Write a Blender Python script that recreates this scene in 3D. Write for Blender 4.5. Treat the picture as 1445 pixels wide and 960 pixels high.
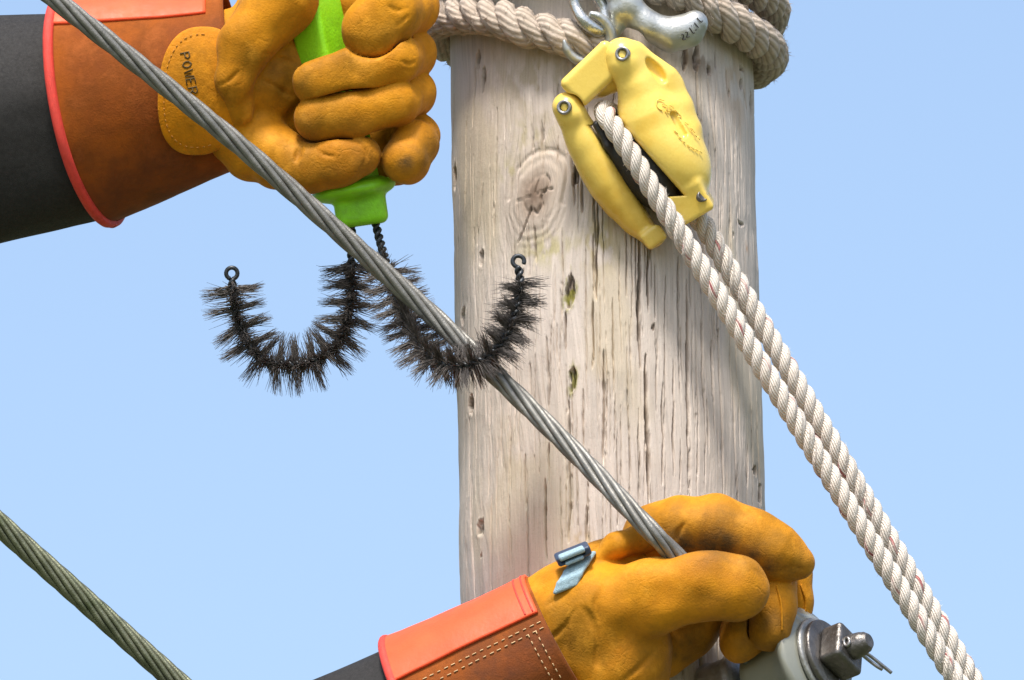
import bpy, math, random
import numpy as np
from mathutils import Vector, Matrix

random.seed(7)
rng = np.random.default_rng(11)
scene = bpy.context.scene
for o in list(bpy.data.objects):
    bpy.data.objects.remove(o)

# ------------------------------------------------------------------ camera
PITCH = math.radians(15.0)          # photographer on the ground, looking up the pole
DIST = 8.0                          # metres to the work
S = 0.00046                         # metres per photo pixel at the work
DPX = DIST / S
CT, ST, TT = math.cos(PITCH), math.sin(PITCH), math.tan(PITCH)
O = Vector((0, 0, 1.7 + DIST * ST))
AX_R = Vector((1, 0, 0)); AX_U = Vector((0, -ST, CT)); AX_N = Vector((0, -CT, -ST))
cam_d = bpy.data.cameras.new("camera"); cam = bpy.data.objects.new("camera", cam_d)
scene.collection.objects.link(cam)
cam.location = O + AX_N * DIST
cam.rotation_euler = (math.pi / 2 + PITCH, 0, 0)
cam_d.sensor_width = 36; cam_d.lens = 36 * DIST / (1445 * S)
cam_d.clip_start = 0.1; cam_d.clip_end = 20000
scene.camera = cam

# ------------------------------------------------------------------ sky, sun, exposure
SUN = Vector((-0.12, -0.60, 1.0)).normalized()
world = bpy.data.worlds.new("World"); scene.world = world; world.use_nodes = True
wn = world.node_tree.nodes; wn.clear()
sky = wn.new('ShaderNodeTexSky'); sky.sky_type = 'NISHITA'; sky.sun_disc = False
sky.sun_elevation = math.asin(SUN.z); sky.sun_rotation = math.atan2(SUN.x, SUN.y)
sky.altitude = 100; sky.air_density = 1.0; sky.dust_density = 3.2; sky.ozone_density = 0.9
bg = wn.new('ShaderNodeBackground'); bg.inputs['Strength'].default_value = 0.15
wo = wn.new('ShaderNodeOutputWorld')
world.node_tree.links.new(sky.outputs[0], bg.inputs[0]); world.node_tree.links.new(bg.outputs[0], wo.inputs[0])
sun_d = bpy.data.lights.new("sun", 'SUN'); sun_d.energy = 2.8; sun_d.angle = math.radians(11); sun_d.color = (1, 0.95, 0.88)
sun = bpy.data.objects.new("sun", sun_d); scene.collection.objects.link(sun)
sun.rotation_euler = SUN.to_track_quat('Z', 'Y').to_euler(); sun.location = (-3, -5, 12)
scene.view_settings.view_transform = 'Standard'; scene.view_settings.look = 'None'
scene.view_settings.exposure = 0.70; scene.view_settings.gamma = 1.0
scene.view_settings.use_curve_mapping = False

# ------------------------------------------------------------------ helpers
def world_pts(P, zref):
    """photo-pixel layout (x right, y down, z towards the viewer) -> world metres"""
    P = np.asarray(P, float).reshape(-1, 3)
    f = (DPX - zref) / DPX
    x = (P[:, 0] - 722.5) * S * f; y = (480 - P[:, 1]) * S * f; z = P[:, 2] * S
    R = np.array([AX_R, AX_U, AX_N])
    return np.array(O)[None] + np.stack([x, y, z], 1) @ R

def new_mesh(name, W, F, uv=None, col=None, smooth=True):
    me = bpy.data.meshes.new(name)
    F = np.asarray(F, np.int32)
    n = F.shape[1]
    me.vertices.add(len(W)); me.vertices.foreach_set('co', np.asarray(W, np.float32).ravel())
    me.loops.add(F.size); me.loops.foreach_set('vertex_index', F.ravel())
    me.polygons.add(len(F)); me.polygons.foreach_set('loop_start', np.arange(0, F.size, n, dtype=np.int32))
    me.polygons.foreach_set('loop_total', np.full(len(F), n, np.int32))
    me.polygons.foreach_set('use_smooth', np.full(len(F), smooth, bool))
    if uv is not None:
        l = me.uv_layers.new(name='UVMap'); l.data.foreach_set('uv', np.asarray(uv, np.float32)[F.ravel()].ravel())
    if col is not None:
        a = me.color_attributes.new('tint', 'FLOAT_COLOR', 'POINT')
        c = np.ones((len(W), 4), np.float32); c[:, :col.shape[1]] = col
        a.data.foreach_set('color', c.ravel())
    me.update(calc_edges=True); me.validate()
    return me

def tag(o, label=None, cat=None, group=None, kind=None):
    if label: o['label'] = label
    if cat: o['category'] = cat
    if group: o['group'] = group
    if kind: o['kind'] = kind
    return o

def thing(name, pt, zref, label, cat, group=None):
    o = bpy.data.objects.new(name, None); scene.collection.objects.link(o)
    o.empty_display_size = 0.02
    o.location = world_pts([pt], zref)[0]
    o['zref'] = float(zref)
    o['ox'], o['oy'], o['oz'] = [float(v) for v in o.location]
    return tag(o, label, cat, group)

def part(name, geo, mat, parent, smooth=True, flip=True, label=None, kind=None):
    """geo = (V px, F quads/tris [, uv [, col]]); child of a thing or of one of its parts"""
    V, F = geo[0], np.asarray(geo[1])
    root = parent
    while root.parent: root = root.parent
    W = world_pts(V, root['zref']) - np.array([root['ox'], root['oy'], root['oz']])
    if flip: F = F[:, ::-1]
    me = new_mesh(name, W, F, geo[2] if len(geo) > 2 else None, geo[3] if len(geo) > 3 else None, smooth)
    o = bpy.data.objects.new(name, me); scene.collection.objects.link(o)
    o.parent = parent
    me.materials.append(mat)
    tag(o, label, None, None, kind)
    return o

def join(geos):
    Vs, Fs, us, k = [], [], [], 0
    for g in geos:
        Vs.append(np.asarray(g[0])); Fs.append(np.asarray(g[1]) + k); k += len(g[0])
        us.append(g[2] if len(g) > 2 and g[2] is not None else np.zeros((len(g[0]), 2)))
    return np.concatenate(Vs), np.concatenate(Fs), np.concatenate(us)

def unit(v):
    v = np.asarray(v, float); return v / np.linalg.norm(v)

def resample(P, step):
    P = np.asarray(P, float)
    # Catmull-Rom through the control points, then even spacing
    if len(P) > 2:
        Q = np.vstack([2 * P[0] - P[1], P, 2 * P[-1] - P[-2]]); out = []
        for i in range(1, len(Q) - 2):
            t = np.linspace(0, 1, 24, endpoint=False)[:, None]
            p0, p1, p2, p3 = Q[i - 1], Q[i], Q[i + 1], Q[i + 2]
            out.append(0.5 * ((2 * p1) + (-p0 + p2) * t + (2 * p0 - 5 * p1 + 4 * p2 - p3) * t**2 + (-p0 + 3 * p1 - 3 * p2 + p3) * t**3))
        P = np.vstack(out + [P[-1:]])
    d = np.concatenate([[0], np.cumsum(np.linalg.norm(np.diff(P, axis=0), axis=1))])
    n = max(2, int(d[-1] / step) + 1)
    s = np.linspace(0, d[-1], n)
    return np.stack([np.interp(s, d, P[:, i]) for i in range(P.shape[1])], 1), s

def frames(P, ref=(0, 0, 1)):
    T = np.gradient(P, axis=0); T /= np.linalg.norm(T, axis=1, keepdims=True)
    N = np.zeros_like(T); n = np.array(ref, float)
    for i in range(len(P)):
        n = n - T[i] * (n @ T[i])
        l = np.linalg.norm(n)
        n = n / l if l > 1e-6 else unit(np.cross(T[i], (1, 0.3, 0.1)))
        N[i] = n
    return T, N, np.cross(T, N)

def tube(P, r, nseg=10, cap=True, s=None, prof=None):
    """tube along P (already sampled); r scalar or array"""
    P = np.asarray(P, float); n = len(P); r = np.broadcast_to(np.asarray(r, float), (n,))
    T, N, B = frames(P)
    a = np.linspace(0, 2 * math.pi, nseg, endpoint=False)
    rr = r[:, None] * (prof if prof is not None else 1)
    V = P[:, None, :] + (rr * np.cos(a))[..., None] * N[:, None, :] + (rr * np.sin(a))[..., None] * B[:, None, :]
    if s is None: s = np.concatenate([[0], np.cumsum(np.linalg.norm(np.diff(P, axis=0), axis=1))])
    uv = np.stack([np.broadcast_to(a / (2 * math.pi), (n, nseg)), np.broadcast_to(s[:, None], (n, nseg))], -1).reshape(-1, 2)
    V = V.reshape(-1, 3)
    i = np.arange(n - 1)[:, None] * nseg; j = np.arange(nseg)[None]; j2 = (j + 1) % nseg
    F = np.stack([i + j, i + j2, i + nseg + j2, i + nseg + j], -1).reshape(-1, 4)
    if cap:
        V = np.vstack([V, P[:1] - T[:1] * r[0] * 0.3, P[-1:] + T[-1:] * r[-1] * 0.3]); uv = np.vstack([uv, [[0, 0], [0, s[-1]]]])
        c0, c1 = len(V) - 2, len(V) - 1; jj = np.arange(0, nseg, 2)
        F = np.vstack([F, np.stack([np.full_like(jj, c0), (jj + 2) % nseg, (jj + 1) % nseg, jj], 1),
                       np.stack([np.full_like(jj, c1), (n - 1) * nseg + jj, (n - 1) * nseg + (jj + 1) % nseg, (n - 1) * nseg + (jj + 2) % nseg], 1)])
    return V, F, uv

def lathe(c, d, prof, nseg=40, ref=(0, 1, 0)):
    """prof: list of (radius, height along d)"""
    c = np.asarray(c, float); d = unit(d); e1 = unit(np.cross(d, ref)); e2 = np.cross(d, e1)
    a = np.linspace(0, 2 * math.pi, nseg, endpoint=False)
    V = np.concatenate([c + d * h + r * (np.cos(a)[:, None] * e1 + np.sin(a)[:, None] * e2) for r, h in prof])
    n = len(prof); i = np.arange(n - 1)[:, None] * nseg; j = np.arange(nseg)[None]; j2 = (j + 1) % nseg
    F = np.stack([i + j, i + j2, i + nseg + j2, i + nseg + j], -1).reshape(-1, 4)
    return V, F, np.zeros((len(V), 2))

def rot_axes(x, z=(0, 0, 1)):
    x = unit(x); z = np.asarray(z, float); z = unit(z - x * (z @ x)); return np.stack([x, np.cross(z, x), z])

# value noise ---------------------------------------------------------------
_tab = rng.random((256, 256))
def vnoise(x, y):
    xi = np.floor(x).astype(int); yi = np.floor(y).astype(int); fx = x - xi; fy = y - yi
    fx = fx * fx * (3 - 2 * fx); fy = fy * fy * (3 - 2 * fy)
    a = _tab[xi & 255, yi & 255]; b = _tab[(xi + 1) & 255, yi & 255]; c = _tab[xi & 255, (yi + 1) & 255]; d = _tab[(xi + 1) & 255, (yi + 1) & 255]
    return (a * (1 - fx) + b * fx) * (1 - fy) + (c * (1 - fx) + d * fx) * fy
def fbm(x, y, o=4):
    v = 0; a = 0.5; n = 0
    for i in range(o): v = v + a * vnoise(x + 17.3 * i, y + 9.1 * i); n += a; a *= 0.5; x = x * 2; y = y * 2
    return v / n
def smooth01(x, a, b):
    t = np.clip((x - a) / (b - a), 0, 1); return t * t * (3 - 2 * t)

# signed-distance sculpting ---------------------------------------------------
def smin(a, b, k):
    if k <= 0: return np.minimum(a, b)
    h = np.maximum(k - np.abs(a - b), 0) / k
    return np.minimum(a, b) - h * h * k * 0.25
class Sculpt:
    def __init__(s, lo, hi, h):
        s.lo = np.array(lo, float); s.h = h
        n = np.ceil((np.array(hi) - s.lo) / h).astype(int) + 1
        s.n = n; s.ax = [s.lo[i] + h * np.arange(n[i]) for i in range(3)]
        s.F = np.full(n, 60.0, np.float32)
    def box(s, lo, hi):
        sl = []
        for i in range(3):
            a = int(max(0, math.floor((lo[i] - s.lo[i]) / s.h))); b = int(min(s.n[i], math.ceil((hi[i] - s.lo[i]) / s.h) + 1))
            if b <= a: return None, None
            sl.append(slice(a, b))
        X = np.meshgrid(*[s.ax[i][sl[i]].astype(np.float32) for i in range(3)], indexing='ij')
        return tuple(sl), np.stack(X, -1)
    def put(s, lo, hi, fn, k=0, sub=False):
        m = abs(k) + 3 * s.h
        sl, P = s.box(np.array(lo) - m, np.array(hi) + m)
        if sl is None: return
        d = fn(P)
        s.F[sl] = -smin(-s.F[sl], d, k) if sub else smin(s.F[sl], d, k)
    def chain(s, pts, kj=10, k=6, sub=False, sc=None, gap=0, zg=0):
        pts = np.array(pts, float); r = pts[:, 3].max()
        lo = pts[:, :3].min(0) - r; hi = pts[:, :3].max(0) + r
        c = pts[:, :3].mean(0)
        def fn(P):
            if sc is not None: P = (P - c) / np.array(sc, np.float32) + c
            G = None
            for i in range(max(1, len(pts) - 1)):
                a = pts[i]; b = pts[min(i + 1, len(pts) - 1)]
                ab = (b - a)[:3]; L = ab @ ab
                q = P - a[:3].astype(np.float32)
                t = np.clip((q @ ab.astype(np.float32)) / (L + 1e-9), 0, 1)
                t = t.astype(np.float32)
                d = np.sqrt(((q - t[..., None] * ab.astype(np.float32)) ** 2).sum(-1)) - (a[3] + t * (b[3] - a[3]))
                G = d if G is None else smin(G, d, kj)
            return G * (min(sc) if sc is not None else 1)
        if gap > 0:                                    # leave a crisp fold between this finger and its neighbours
            sl, P = s.box(lo - gap - 8, hi + gap + 8)
            G = fn(P); gz = gap * smooth01(P[..., 2], zg - 16, zg + 10)
            s.F[sl] = smin(np.where(gz > 0.05, np.maximum(s.F[sl], -(G - gz)), s.F[sl]), G, k).astype(np.float32)
            return
        s.put(lo, hi, fn, k, sub)
    def ell(s, c, rad, ax=None, k=6, sub=False):
        c = np.array(c, float); rad = np.array(rad, float); M = np.eye(3) if ax is None else np.asarray(ax)
        R = rad.max()
        def fn(P):
            q = ((P - c.astype(np.float32)) @ M.T.astype(np.float32)) / rad.astype(np.float32)
            l = np.sqrt((q ** 2).sum(-1)) + 1e-6
            g = np.sqrt(((q / rad.astype(np.float32)) ** 2).sum(-1)) + 1e-6
            return (l * (l - 1) / g).astype(np.float32)
        s.put(c - R, c + R, fn, k, sub)
    def rbox(s, c, half, ax=None, r=4, k=6, sub=False):
        c = np.array(c, float); half = np.array(half, float); M = np.eye(3) if ax is None else np.asarray(ax)
        R = np.linalg.norm(half)
        def fn(P):
            q = np.abs((P - c.astype(np.float32)) @ M.T.astype(np.float32)) - (half - r).astype(np.float32)
            return np.sqrt((np.maximum(q, 0) ** 2).sum(-1)) + np.minimum(q.max(-1), 0) - r
        s.put(c - R, c + R, fn, k, sub)
    def flatten(s, zcut, k):
        Z = s.ax[2].astype(np.float32)[None, None, :]
        s.F = -smin(-s.F, np.broadcast_to(-(Z - zcut), s.F.shape), k)
    def carve(s, tmp, lines, r, sink, k):
        for L in lines:
            P, _ = resample([(x, y, 0) for x, y in L], 6); n = len(P)
            s.chain([(p[0], p[1], top_z(tmp, p[0], p[1]) - sink, r * (0.55 + 0.45 * math.sin(math.pi * (i + 0.5) / n))) for i, p in enumerate(P)], 2, k, True)
    def warp(s, amp, wl, seed=0):
        r = np.random.default_rng(seed); X = np.meshgrid(*[a.astype(np.float32) for a in s.ax], indexing='ij')
        m = np.abs(s.F) < amp * 3 + 2 * s.h
        q = np.stack([x[m] for x in X], -1); v = np.zeros(len(q), np.float32)
        for i in range(7):
            d = unit(r.normal(size=3)) * 2 * math.pi / (wl * r.uniform(0.6, 1.6)); v += np.sin(q @ d.astype(np.float32) + r.uniform(0, 6.28))
        s.F[m] += amp * v / 2.6
    def mesh(s, it=2):
        F = s.F; neg = F < 0; h = s.h
        n = np.array(F.shape)
        c = [(i, j, k) for i in (0, 1) for j in (0, 1) for k in (0, 1)]
        sh = lambda A, o: A[o[0]:n[0] - 1 + o[0], o[1]:n[1] - 1 + o[1], o[2]:n[2] - 1 + o[2]]
        cnt = sum(sh(neg, o).astype(np.int8) for o in c)
        act = (cnt > 0) & (cnt < 8)
        I = np.argwhere(act); idx = np.full(act.shape, -1, np.int64); idx[act] = np.arange(len(I))
        pos = np.zeros((len(I), 3)); w = np.zeros(len(I))
        f = {o: F[I[:, 0] + o[0], I[:, 1] + o[1], I[:, 2] + o[2]].astype(float) for o in c}
        for o in c:
            for ax in range(3):
                if o[ax] == 0:
                    o2 = list(o); o2[ax] = 1; o2 = tuple(o2)
                    m = (f[o] < 0) != (f[o2] < 0)
                    t = np.where(m, f[o] / np.where(m, f[o] - f[o2], 1), 0)
                    p = np.tile(np.array(o, float), (len(I), 1)); p[:, ax] = t
                    pos[m] += p[m]; w[m] += 1
        V = s.lo + h * (I + pos / w[:, None])
        quads = []
        for ax in range(3):
            b, d = (ax + 1) % 3, (ax + 2) % 3
            sl0 = [slice(1, n[i] - 1) for i in range(3)]; sl0[ax] = slice(0, n[ax] - 1)
            sl1 = list(sl0); sl1[ax] = slice(1, n[ax])
            A = neg[tuple(sl0)]; Bn = neg[tuple(sl1)]
            E = np.argwhere(A != Bn); sg = A[A != Bn]
            off = np.array([1, 1, 1]); off[ax] = 0; E = E + off
            def g(db, dd):
                e = E.copy(); e[:, b] += db; e[:, d] += dd; return idx[e[:, 0], e[:, 1], e[:, 2]]
            q = np.stack([g(-1, -1), g(0, -1), g(0, 0), g(-1, 0)], 1)
            q[~sg] = q[~sg][:, ::-1]
            quads.append(q)
        Q = np.concatenate(quads); Q = Q[(Q >= 0).all(1)]
        for _ in range(it):
            acc = np.zeros_like(V); cn = np.zeros(len(V))
            for k in range(4):
                a, bb = Q[:, k], Q[:, (k + 1) % 4]
                for dim in range(3):
                    acc[:, dim] += np.bincount(a, V[bb, dim], len(V)) + np.bincount(bb, V[a, dim], len(V))
                cn += np.bincount(a, minlength=len(V)) + np.bincount(bb, minlength=len(V))
            V = 0.5 * V + 0.5 * acc / np.maximum(cn, 1)[:, None]
        return V, Q

def top_z(V, x, y, rad=4):
    m = (np.abs(V[:, 0] - x) < rad) & (np.abs(V[:, 1] - y) < rad)
    return V[m, 2].max() if m.any() else V[:, 2].max()

def strokes_on(V, lines, r, lift=0.3, nseg=6, step=2.0):
    """thin raised lines that follow a sculpted surface"""
    gs = []
    for L in lines:
        P, _ = resample([(x, y, 0) for x, y in L], step) if len(L) > 1 else (np.array([(L[0][0], L[0][1], 0), (L[0][0] + 1, L[0][1], 0)], float), 0)
        P[:, 2] = [top_z(V, p[0], p[1]) + lift for p in P]
        if len(P) > 4: P[1:-1, 2] = (P[:-2, 2] + P[1:-1, 2] + P[2:, 2]) / 3
        gs.append(tube(P, r, nseg))
    return join(gs)

def dashes(P, on, off):
    """cut a polyline into stitches"""
    Q, s = resample(P, 1.5); out = []; t = 0
    while t < s[-1]:
        m = (s >= t) & (s <= t + on)
        if m.sum() > 1: out.append(Q[m])
        t += on + off
    return out

# ------------------------------------------------------------------ materials
class NT:
    def __init__(s, name, rough=0.6, metal=0.0, spec=0.5):
        s.m = bpy.data.materials.new(name); s.m.use_nodes = True; s.t = s.m.node_tree
        s.b = s.t.nodes['Principled BSDF']; s.b.inputs['Roughness'].default_value = rough
        s.b.inputs['Metallic'].default_value = metal; s.b.inputs['Specular IOR Level'].default_value = spec
    def n(s, ty, **kw):
        x = s.t.nodes.new(ty)
        for k, v in kw.items():
            if k in x.inputs: x.inputs[k].default_value = v
            else: setattr(x, k, v)
        return x
    def l(s, a, b): s.t.links.new(a, b)
    def coords(s, kind='Object', scale=(1, 1, 1)):
        c = s.n('ShaderNodeTexCoord'); m = s.n('ShaderNodeMapping'); m.inputs['Scale'].default_value = scale
        s.l(c.outputs[kind], m.inputs[0]); return m.outputs[0]
    def noise(s, vec, scale, detail=4, rough=0.55):
        x = s.n('ShaderNodeTexNoise'); x.inputs['Scale'].default_value = scale; x.inputs['Detail'].default_value = detail; x.inputs['Roughness'].default_value = rough
        s.l(vec, x.inputs['Vector']); return x.outputs['Fac']
    def ramp(s, fac, stops):
        r = s.n('ShaderNodeValToRGB'); e = r.color_ramp.elements
        while len(e) < len(stops): e.new(0.5)
        for i, (p, c) in enumerate(stops): e[i].position = p; e[i].color = (c[0], c[1], c[2], 1) if len(c) > 2 else (c[0], c[0], c[0], 1)
        s.l(fac, r.inputs[0]); return r.outputs[0]
    def mix(s, a, b, f, mode='MIX'):
        x = s.n('ShaderNodeMix', data_type='RGBA', blend_type=mode)
        for v, i in ((f, 0), (a, 6), (b, 7)):
            if hasattr(v, 'default_value'): s.l(v, x.inputs[i])
            elif i == 0: x.inputs[0].default_value = v
            else: x.inputs[i].default_value = (v[0], v[1], v[2], 1)
        return x.outputs[2]
    def bump(s, h, dist, strength=1.0, prev=None):
        b = s.n('ShaderNodeBump'); b.inputs['Distance'].default_value = dist; b.inputs['Strength'].default_value = strength
        s.l(h, b.inputs['Height'])
        if prev is not None: s.l(prev, b.inputs['Normal'])
        s.l(b.outputs[0], s.b.inputs['Normal']); return b.outputs[0]
    def col(s, c):
        if hasattr(c, 'default_value'): s.l(c, s.b.inputs['Base Color'])
        else: s.b.inputs['Base Color'].default_value = (c[0], c[1], c[2], 1)
    def attr(s, name='tint'):
        a = s.n('ShaderNodeAttribute'); a.attribute_name = name; return a.outputs['Color']

def m_simple(name, c, rough=0.6, metal=0, var=0.12, scale=120, bump=0.0, bscale=900, spec=0.5, dirt=None):
    m = NT(name, rough, metal, spec); v = m.coords()
    f = m.noise(v, scale, 5)
    base = m.ramp(f, [(0.3, [x * (1 - var) for x in c]), (0.7, [min(1, x * (1 + var)) for x in c])])
    if dirt is not None:
        g = m.ramp(m.noise(v, scale * 0.45, 6, 0.65), [(0.5, (0,)), (0.72, (1,))])
        base = m.mix(base, dirt, g)
    m.col(base)
    r = m.ramp(m.noise(v, scale * 2.2, 4), [(0.3, (max(0.03, rough - 0.1),)), (0.7, (min(1, rough + 0.1),))]); m.l(r, m.b.inputs['Roughness'])
    if bump > 0: m.bump(m.noise(v, bscale, 5), bump)
    return m.m

def m_leather(name, c, c2, grime_shade, rough=0.62, sheen=0.05, crease=1.0):
    m = NT(name, rough, 0, 0.16); v = m.coords()
    big = m.noise(v, 26, 5, 0.6); fine = m.noise(v, 240, 4)
    base = m.mix(c, c2, m.ramp(big, [(0.36, (0,)), (0.66, (1,))]))
    base = m.mix(base, [x * 0.62 for x in c], m.ramp(fine, [(0.5, (0,)), (0.78, (0.6,))]))
    base = m.mix(base, [c[0] * 0.45, c[1] * 0.48, c[2] * 0.5], m.ramp(m.noise(v, 17, 5, 0.66), [(0.44, (0,)), (0.64, (0.9,))]))
    base = m.mix(base, [min(1, c[0] * 1.2), c[1] * 1.3, c[2] * 3 + 0.004], m.ramp(m.noise(v, 33, 5, 0.7), [(0.53, (0,)), (0.72, (0.65,))]))
    # handling dirt plus painted shade: patches stored on the mesh, broken up by noise
    sep = m.n('ShaderNodeSeparateColor'); m.l(m.attr(), sep.inputs[0])
    mul = m.n('ShaderNodeMath', operation='MULTIPLY'); m.l(sep.outputs[0], mul.inputs[0])
    m.l(m.ramp(m.noise(v, 60, 6, 0.7), [(0.3, (0.45,)), (0.7, (1.15,))]), mul.inputs[1])
    base = m.mix(base, grime_shade, mul.outputs[0])
    m.col(base)
    m.b.inputs['Sheen Weight'].default_value = sheen; m.b.inputs['Sheen Roughness'].default_value = 0.5
    m.b.inputs['Sheen Tint'].default_value = (1, 0.85, 0.7, 1)
    # fine creases where the hide folds, only in patches
    dn = m.n('ShaderNodeTexNoise'); dn.inputs['Scale'].default_value = 70; dn.inputs['Detail'].default_value = 3; m.l(v, dn.inputs['Vector'])
    dist = m.n('ShaderNodeMix', data_type='VECTOR'); dist.inputs[0].default_value = 0.018
    m.l(v, dist.inputs[4]); m.l(dn.outputs['Color'], dist.inputs[5])
    hs = []
    for sc, w in ((75, 0.10), (190, 0.12)):
        vo = m.n('ShaderNodeTexVoronoi', feature='DISTANCE_TO_EDGE'); vo.inputs['Scale'].default_value = sc; m.l(dist.outputs[1], vo.inputs['Vector'])
        ln_ = m.ramp(vo.outputs['Distance'], [(0.0, (0.0,)), (w, (1.0,))])
        msk = m.ramp(m.noise(v, sc * 0.32, 3), [(0.50, (1.0,)), (0.72, (0.0,))])
        hs.append(m.mix(ln_, (1, 1, 1), msk))
    vor = m.n('ShaderNodeTexVoronoi'); vor.inputs['Scale'].default_value = 900; m.l(v, vor.inputs['Vector'])
    b1 = m.bump(m.noise(v, 40, 3, 0.5), 0.002, 0.3)
    b2 = m.bump(hs[0], 0.0006, 0.36 * crease, b1)
    b3 = m.bump(hs[1], 0.0004, 0.42 * crease, b2)
    b4 = m.bump(vor.outputs['Distance'], 0.0003, 0.35, b3)
    m.bump(m.noise(v, 700, 4), 0.0005, 0.4, b4)
    return m.m

MAT = {}
MAT['glove'] = m_leather('glove_leather', (0.65, 0.265, 0.008), (0.47, 0.175, 0.004), (0.06, 0.042, 0.02))
MAT['tab'] = m_leather('tab_leather', (0.74, 0.275, 0.004), (0.64, 0.225, 0.003), (0.12, 0.08, 0.03))
MAT['cuff'] = m_leather('cuff_leather', (0.36, 0.088, 0.006), (0.22, 0.052, 0.008), (0.05, 0.03, 0.025), 0.78, 0.08, 0.25)
MAT['vinyl'] = m_simple('orange_vinyl', (0.96, 0.105, 0.035), 0.52, 0, 0.10, 60, 0.0002, 500, 0.3)
MAT['binding'] = m_simple('red_binding', (0.75, 0.055, 0.035), 0.6, 0, 0.12, 200, 0.0006, 1500)
MAT['sleeve'] = m_simple('black_rubber', (0.021, 0.02, 0.019), 0.7, 0, 0.25, 300, 0.0004, 2500, 0.35)
MAT['thread'] = m_simple('thread', (0.62, 0.42, 0.22), 0.8)
MAT['thread_dull'] = m_simple('tan_thread', (0.50, 0.22, 0.03), 0.8)
MAT['ink'] = m_simple('print', (0.09, 0.055, 0.012), 0.8)
MAT['green'] = m_simple('lime_plastic', (0.27, 0.72, 0.012), 0.42, 0, 0.08, 70, 0.0003, 500, dirt=(0.17, 0.42, 0.02))
MAT['yellow'] = m_simple('yellow_composite', (0.87, 0.63, 0.13), 0.27, 0, 0.05, 45, 0.00012, 500, dirt=(0.74, 0.47, 0.06))
MAT['emboss'] = m_simple('yellow_mark', (0.76, 0.47, 0.045), 0.4)
MAT['black'] = m_simple('black_sheave', (0.022, 0.021, 0.022), 0.45, 0, 0.3, 200, 0.0005, 700)
MAT['steel'] = m_simple('zinc_steel', (0.44, 0.455, 0.44), 0.36, 0.7, 0.16, 90, 0.0003, 420, dirt=(0.44, 0.44, 0.38))
MAT['link'] = m_simple('bright_zinc', (0.52, 0.53, 0.52), 0.26, 0.85, 0.2, 160, 0.0003, 500, dirt=(0.3, 0.29, 0.24))
MAT['screw'] = m_simple('screw_steel', (0.34, 0.33, 0.32), 0.35, 0.9, 0.2, 300)
MAT['dark_steel'] = m_simple('dark_zinc', (0.16, 0.15, 0.14), 0.38, 0.8, 0.25, 120, 0.0006, 350)
MAT['dull_zinc'] = m_simple('dull_zinc', (0.36, 0.36, 0.34), 0.42, 0.55, 0.2, 90, 0.0006, 350, dirt=(0.2, 0.19, 0.14))
MAT['glaze'] = m_simple('grey_glaze', (0.25, 0.255, 0.215), 0.11, 0, 0.08, 30, 0, 0, 0.6, dirt=(0.30, 0.30, 0.23))
MAT['wire'] = m_simple('cable_wire', (0.215, 0.21, 0.19), 0.45, 0.4, 0.25, 140, 0.0003, 900, dirt=(0.15, 0.145, 0.125))
MAT['wire_green'] = m_simple('cable_wire_old', (0.19, 0.20, 0.13), 0.42, 0.65, 0.25, 140, 0.0003, 900, dirt=(0.10, 0.12, 0.06))
MAT['bristle'] = m_simple('bristle', (0.11, 0.097, 0.088), 0.6, 0, 0.45, 400)
MAT['stem'] = m_simple('stem_wire', (0.045, 0.05, 0.055), 0.4, 0.6, 0.3, 300)
MAT['strap'] = m_simple('blue_strap', (0.30, 0.43, 0.49), 0.8, 0, 0.2, 500, 0.0006, 1600)
MAT['buckle'] = m_simple('slate_buckle', (0.035, 0.055, 0.10), 0.4, 0, 0.1, 80)
MAT['groundmat'] = m_simple('grass_ground', (0.075, 0.085, 0.035), 0.9, 0, 0.35, 0.8)

def m_rope(name, c, c2, tracer, nyarn, tw):
    m = NT(name, 0.85, 0, 0.2); m.b.inputs['Sheen Weight'].default_value = 0.2
    uvn = m.n('ShaderNodeUVMap'); sep = m.n('ShaderNodeSeparateXYZ'); m.l(uvn.outputs[0], sep.inputs[0])
    a = m.n('ShaderNodeMath', operation='MULTIPLY_ADD'); m.l(sep.outputs[1], a.inputs[0]); a.inputs[1].default_value = tw; m.l(sep.outputs[0], a.inputs[2])
    k = m.n('ShaderNodeMath', operation='MULTIPLY'); m.l(a.outputs[0], k.inputs[0]); k.inputs[1].default_value = 2 * math.pi * nyarn
    sn = m.n('ShaderNodeMath', operation='SINE'); m.l(k.outputs[0], sn.inputs[0])
    ab = m.n('ShaderNodeMath', operation='MULTIPLY_ADD'); m.l(sn.outputs[0], ab.inputs[0]); ab.inputs[1].default_value = 0.5; ab.inputs[2].default_value = 0.5
    v = m.coords()
    f = m.noise(v, 90, 5, 0.65)
    base = m.ramp(f, [(0.3, c2), (0.66, c)])
    base = m.mix(base, [x * 0.72 for x in c2], m.ramp(ab.outputs[0], [(0.0, (0.8,)), (0.45, (0.0,))]))
    if tracer:
        fr = m.n('ShaderNodeMath', operation='FRACT'); m.l(a.outputs[0], fr.inputs[0])
        lt = m.n('ShaderNodeMath', operation='LESS_THAN'); m.l(fr.outputs[0], lt.inputs[0]); lt.inputs[1].default_value = 1.0 / nyarn
        tf = m.n('ShaderNodeMath', operation='MULTIPLY'); m.l(lt.outputs[0], tf.inputs[0]); m.l(m.ramp(m.noise(v, 45, 3), [(0.38, (0.1,)), (0.6, (0.85,))]), tf.inputs[1])
        base = m.mix(base, tracer, tf.outputs[0])
    m.col(base)
    b1 = m.bump(ab.outputs[0], 0.0009, 0.65)
    m.bump(m.noise(v, 900, 4, 0.7), 0.0008, 0.6, b1)
    return m.m
MAT['rope'] = m_rope('white_rope', (0.80, 0.735, 0.65), (0.70, 0.62, 0.53), None, 11, -0.019)
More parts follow.
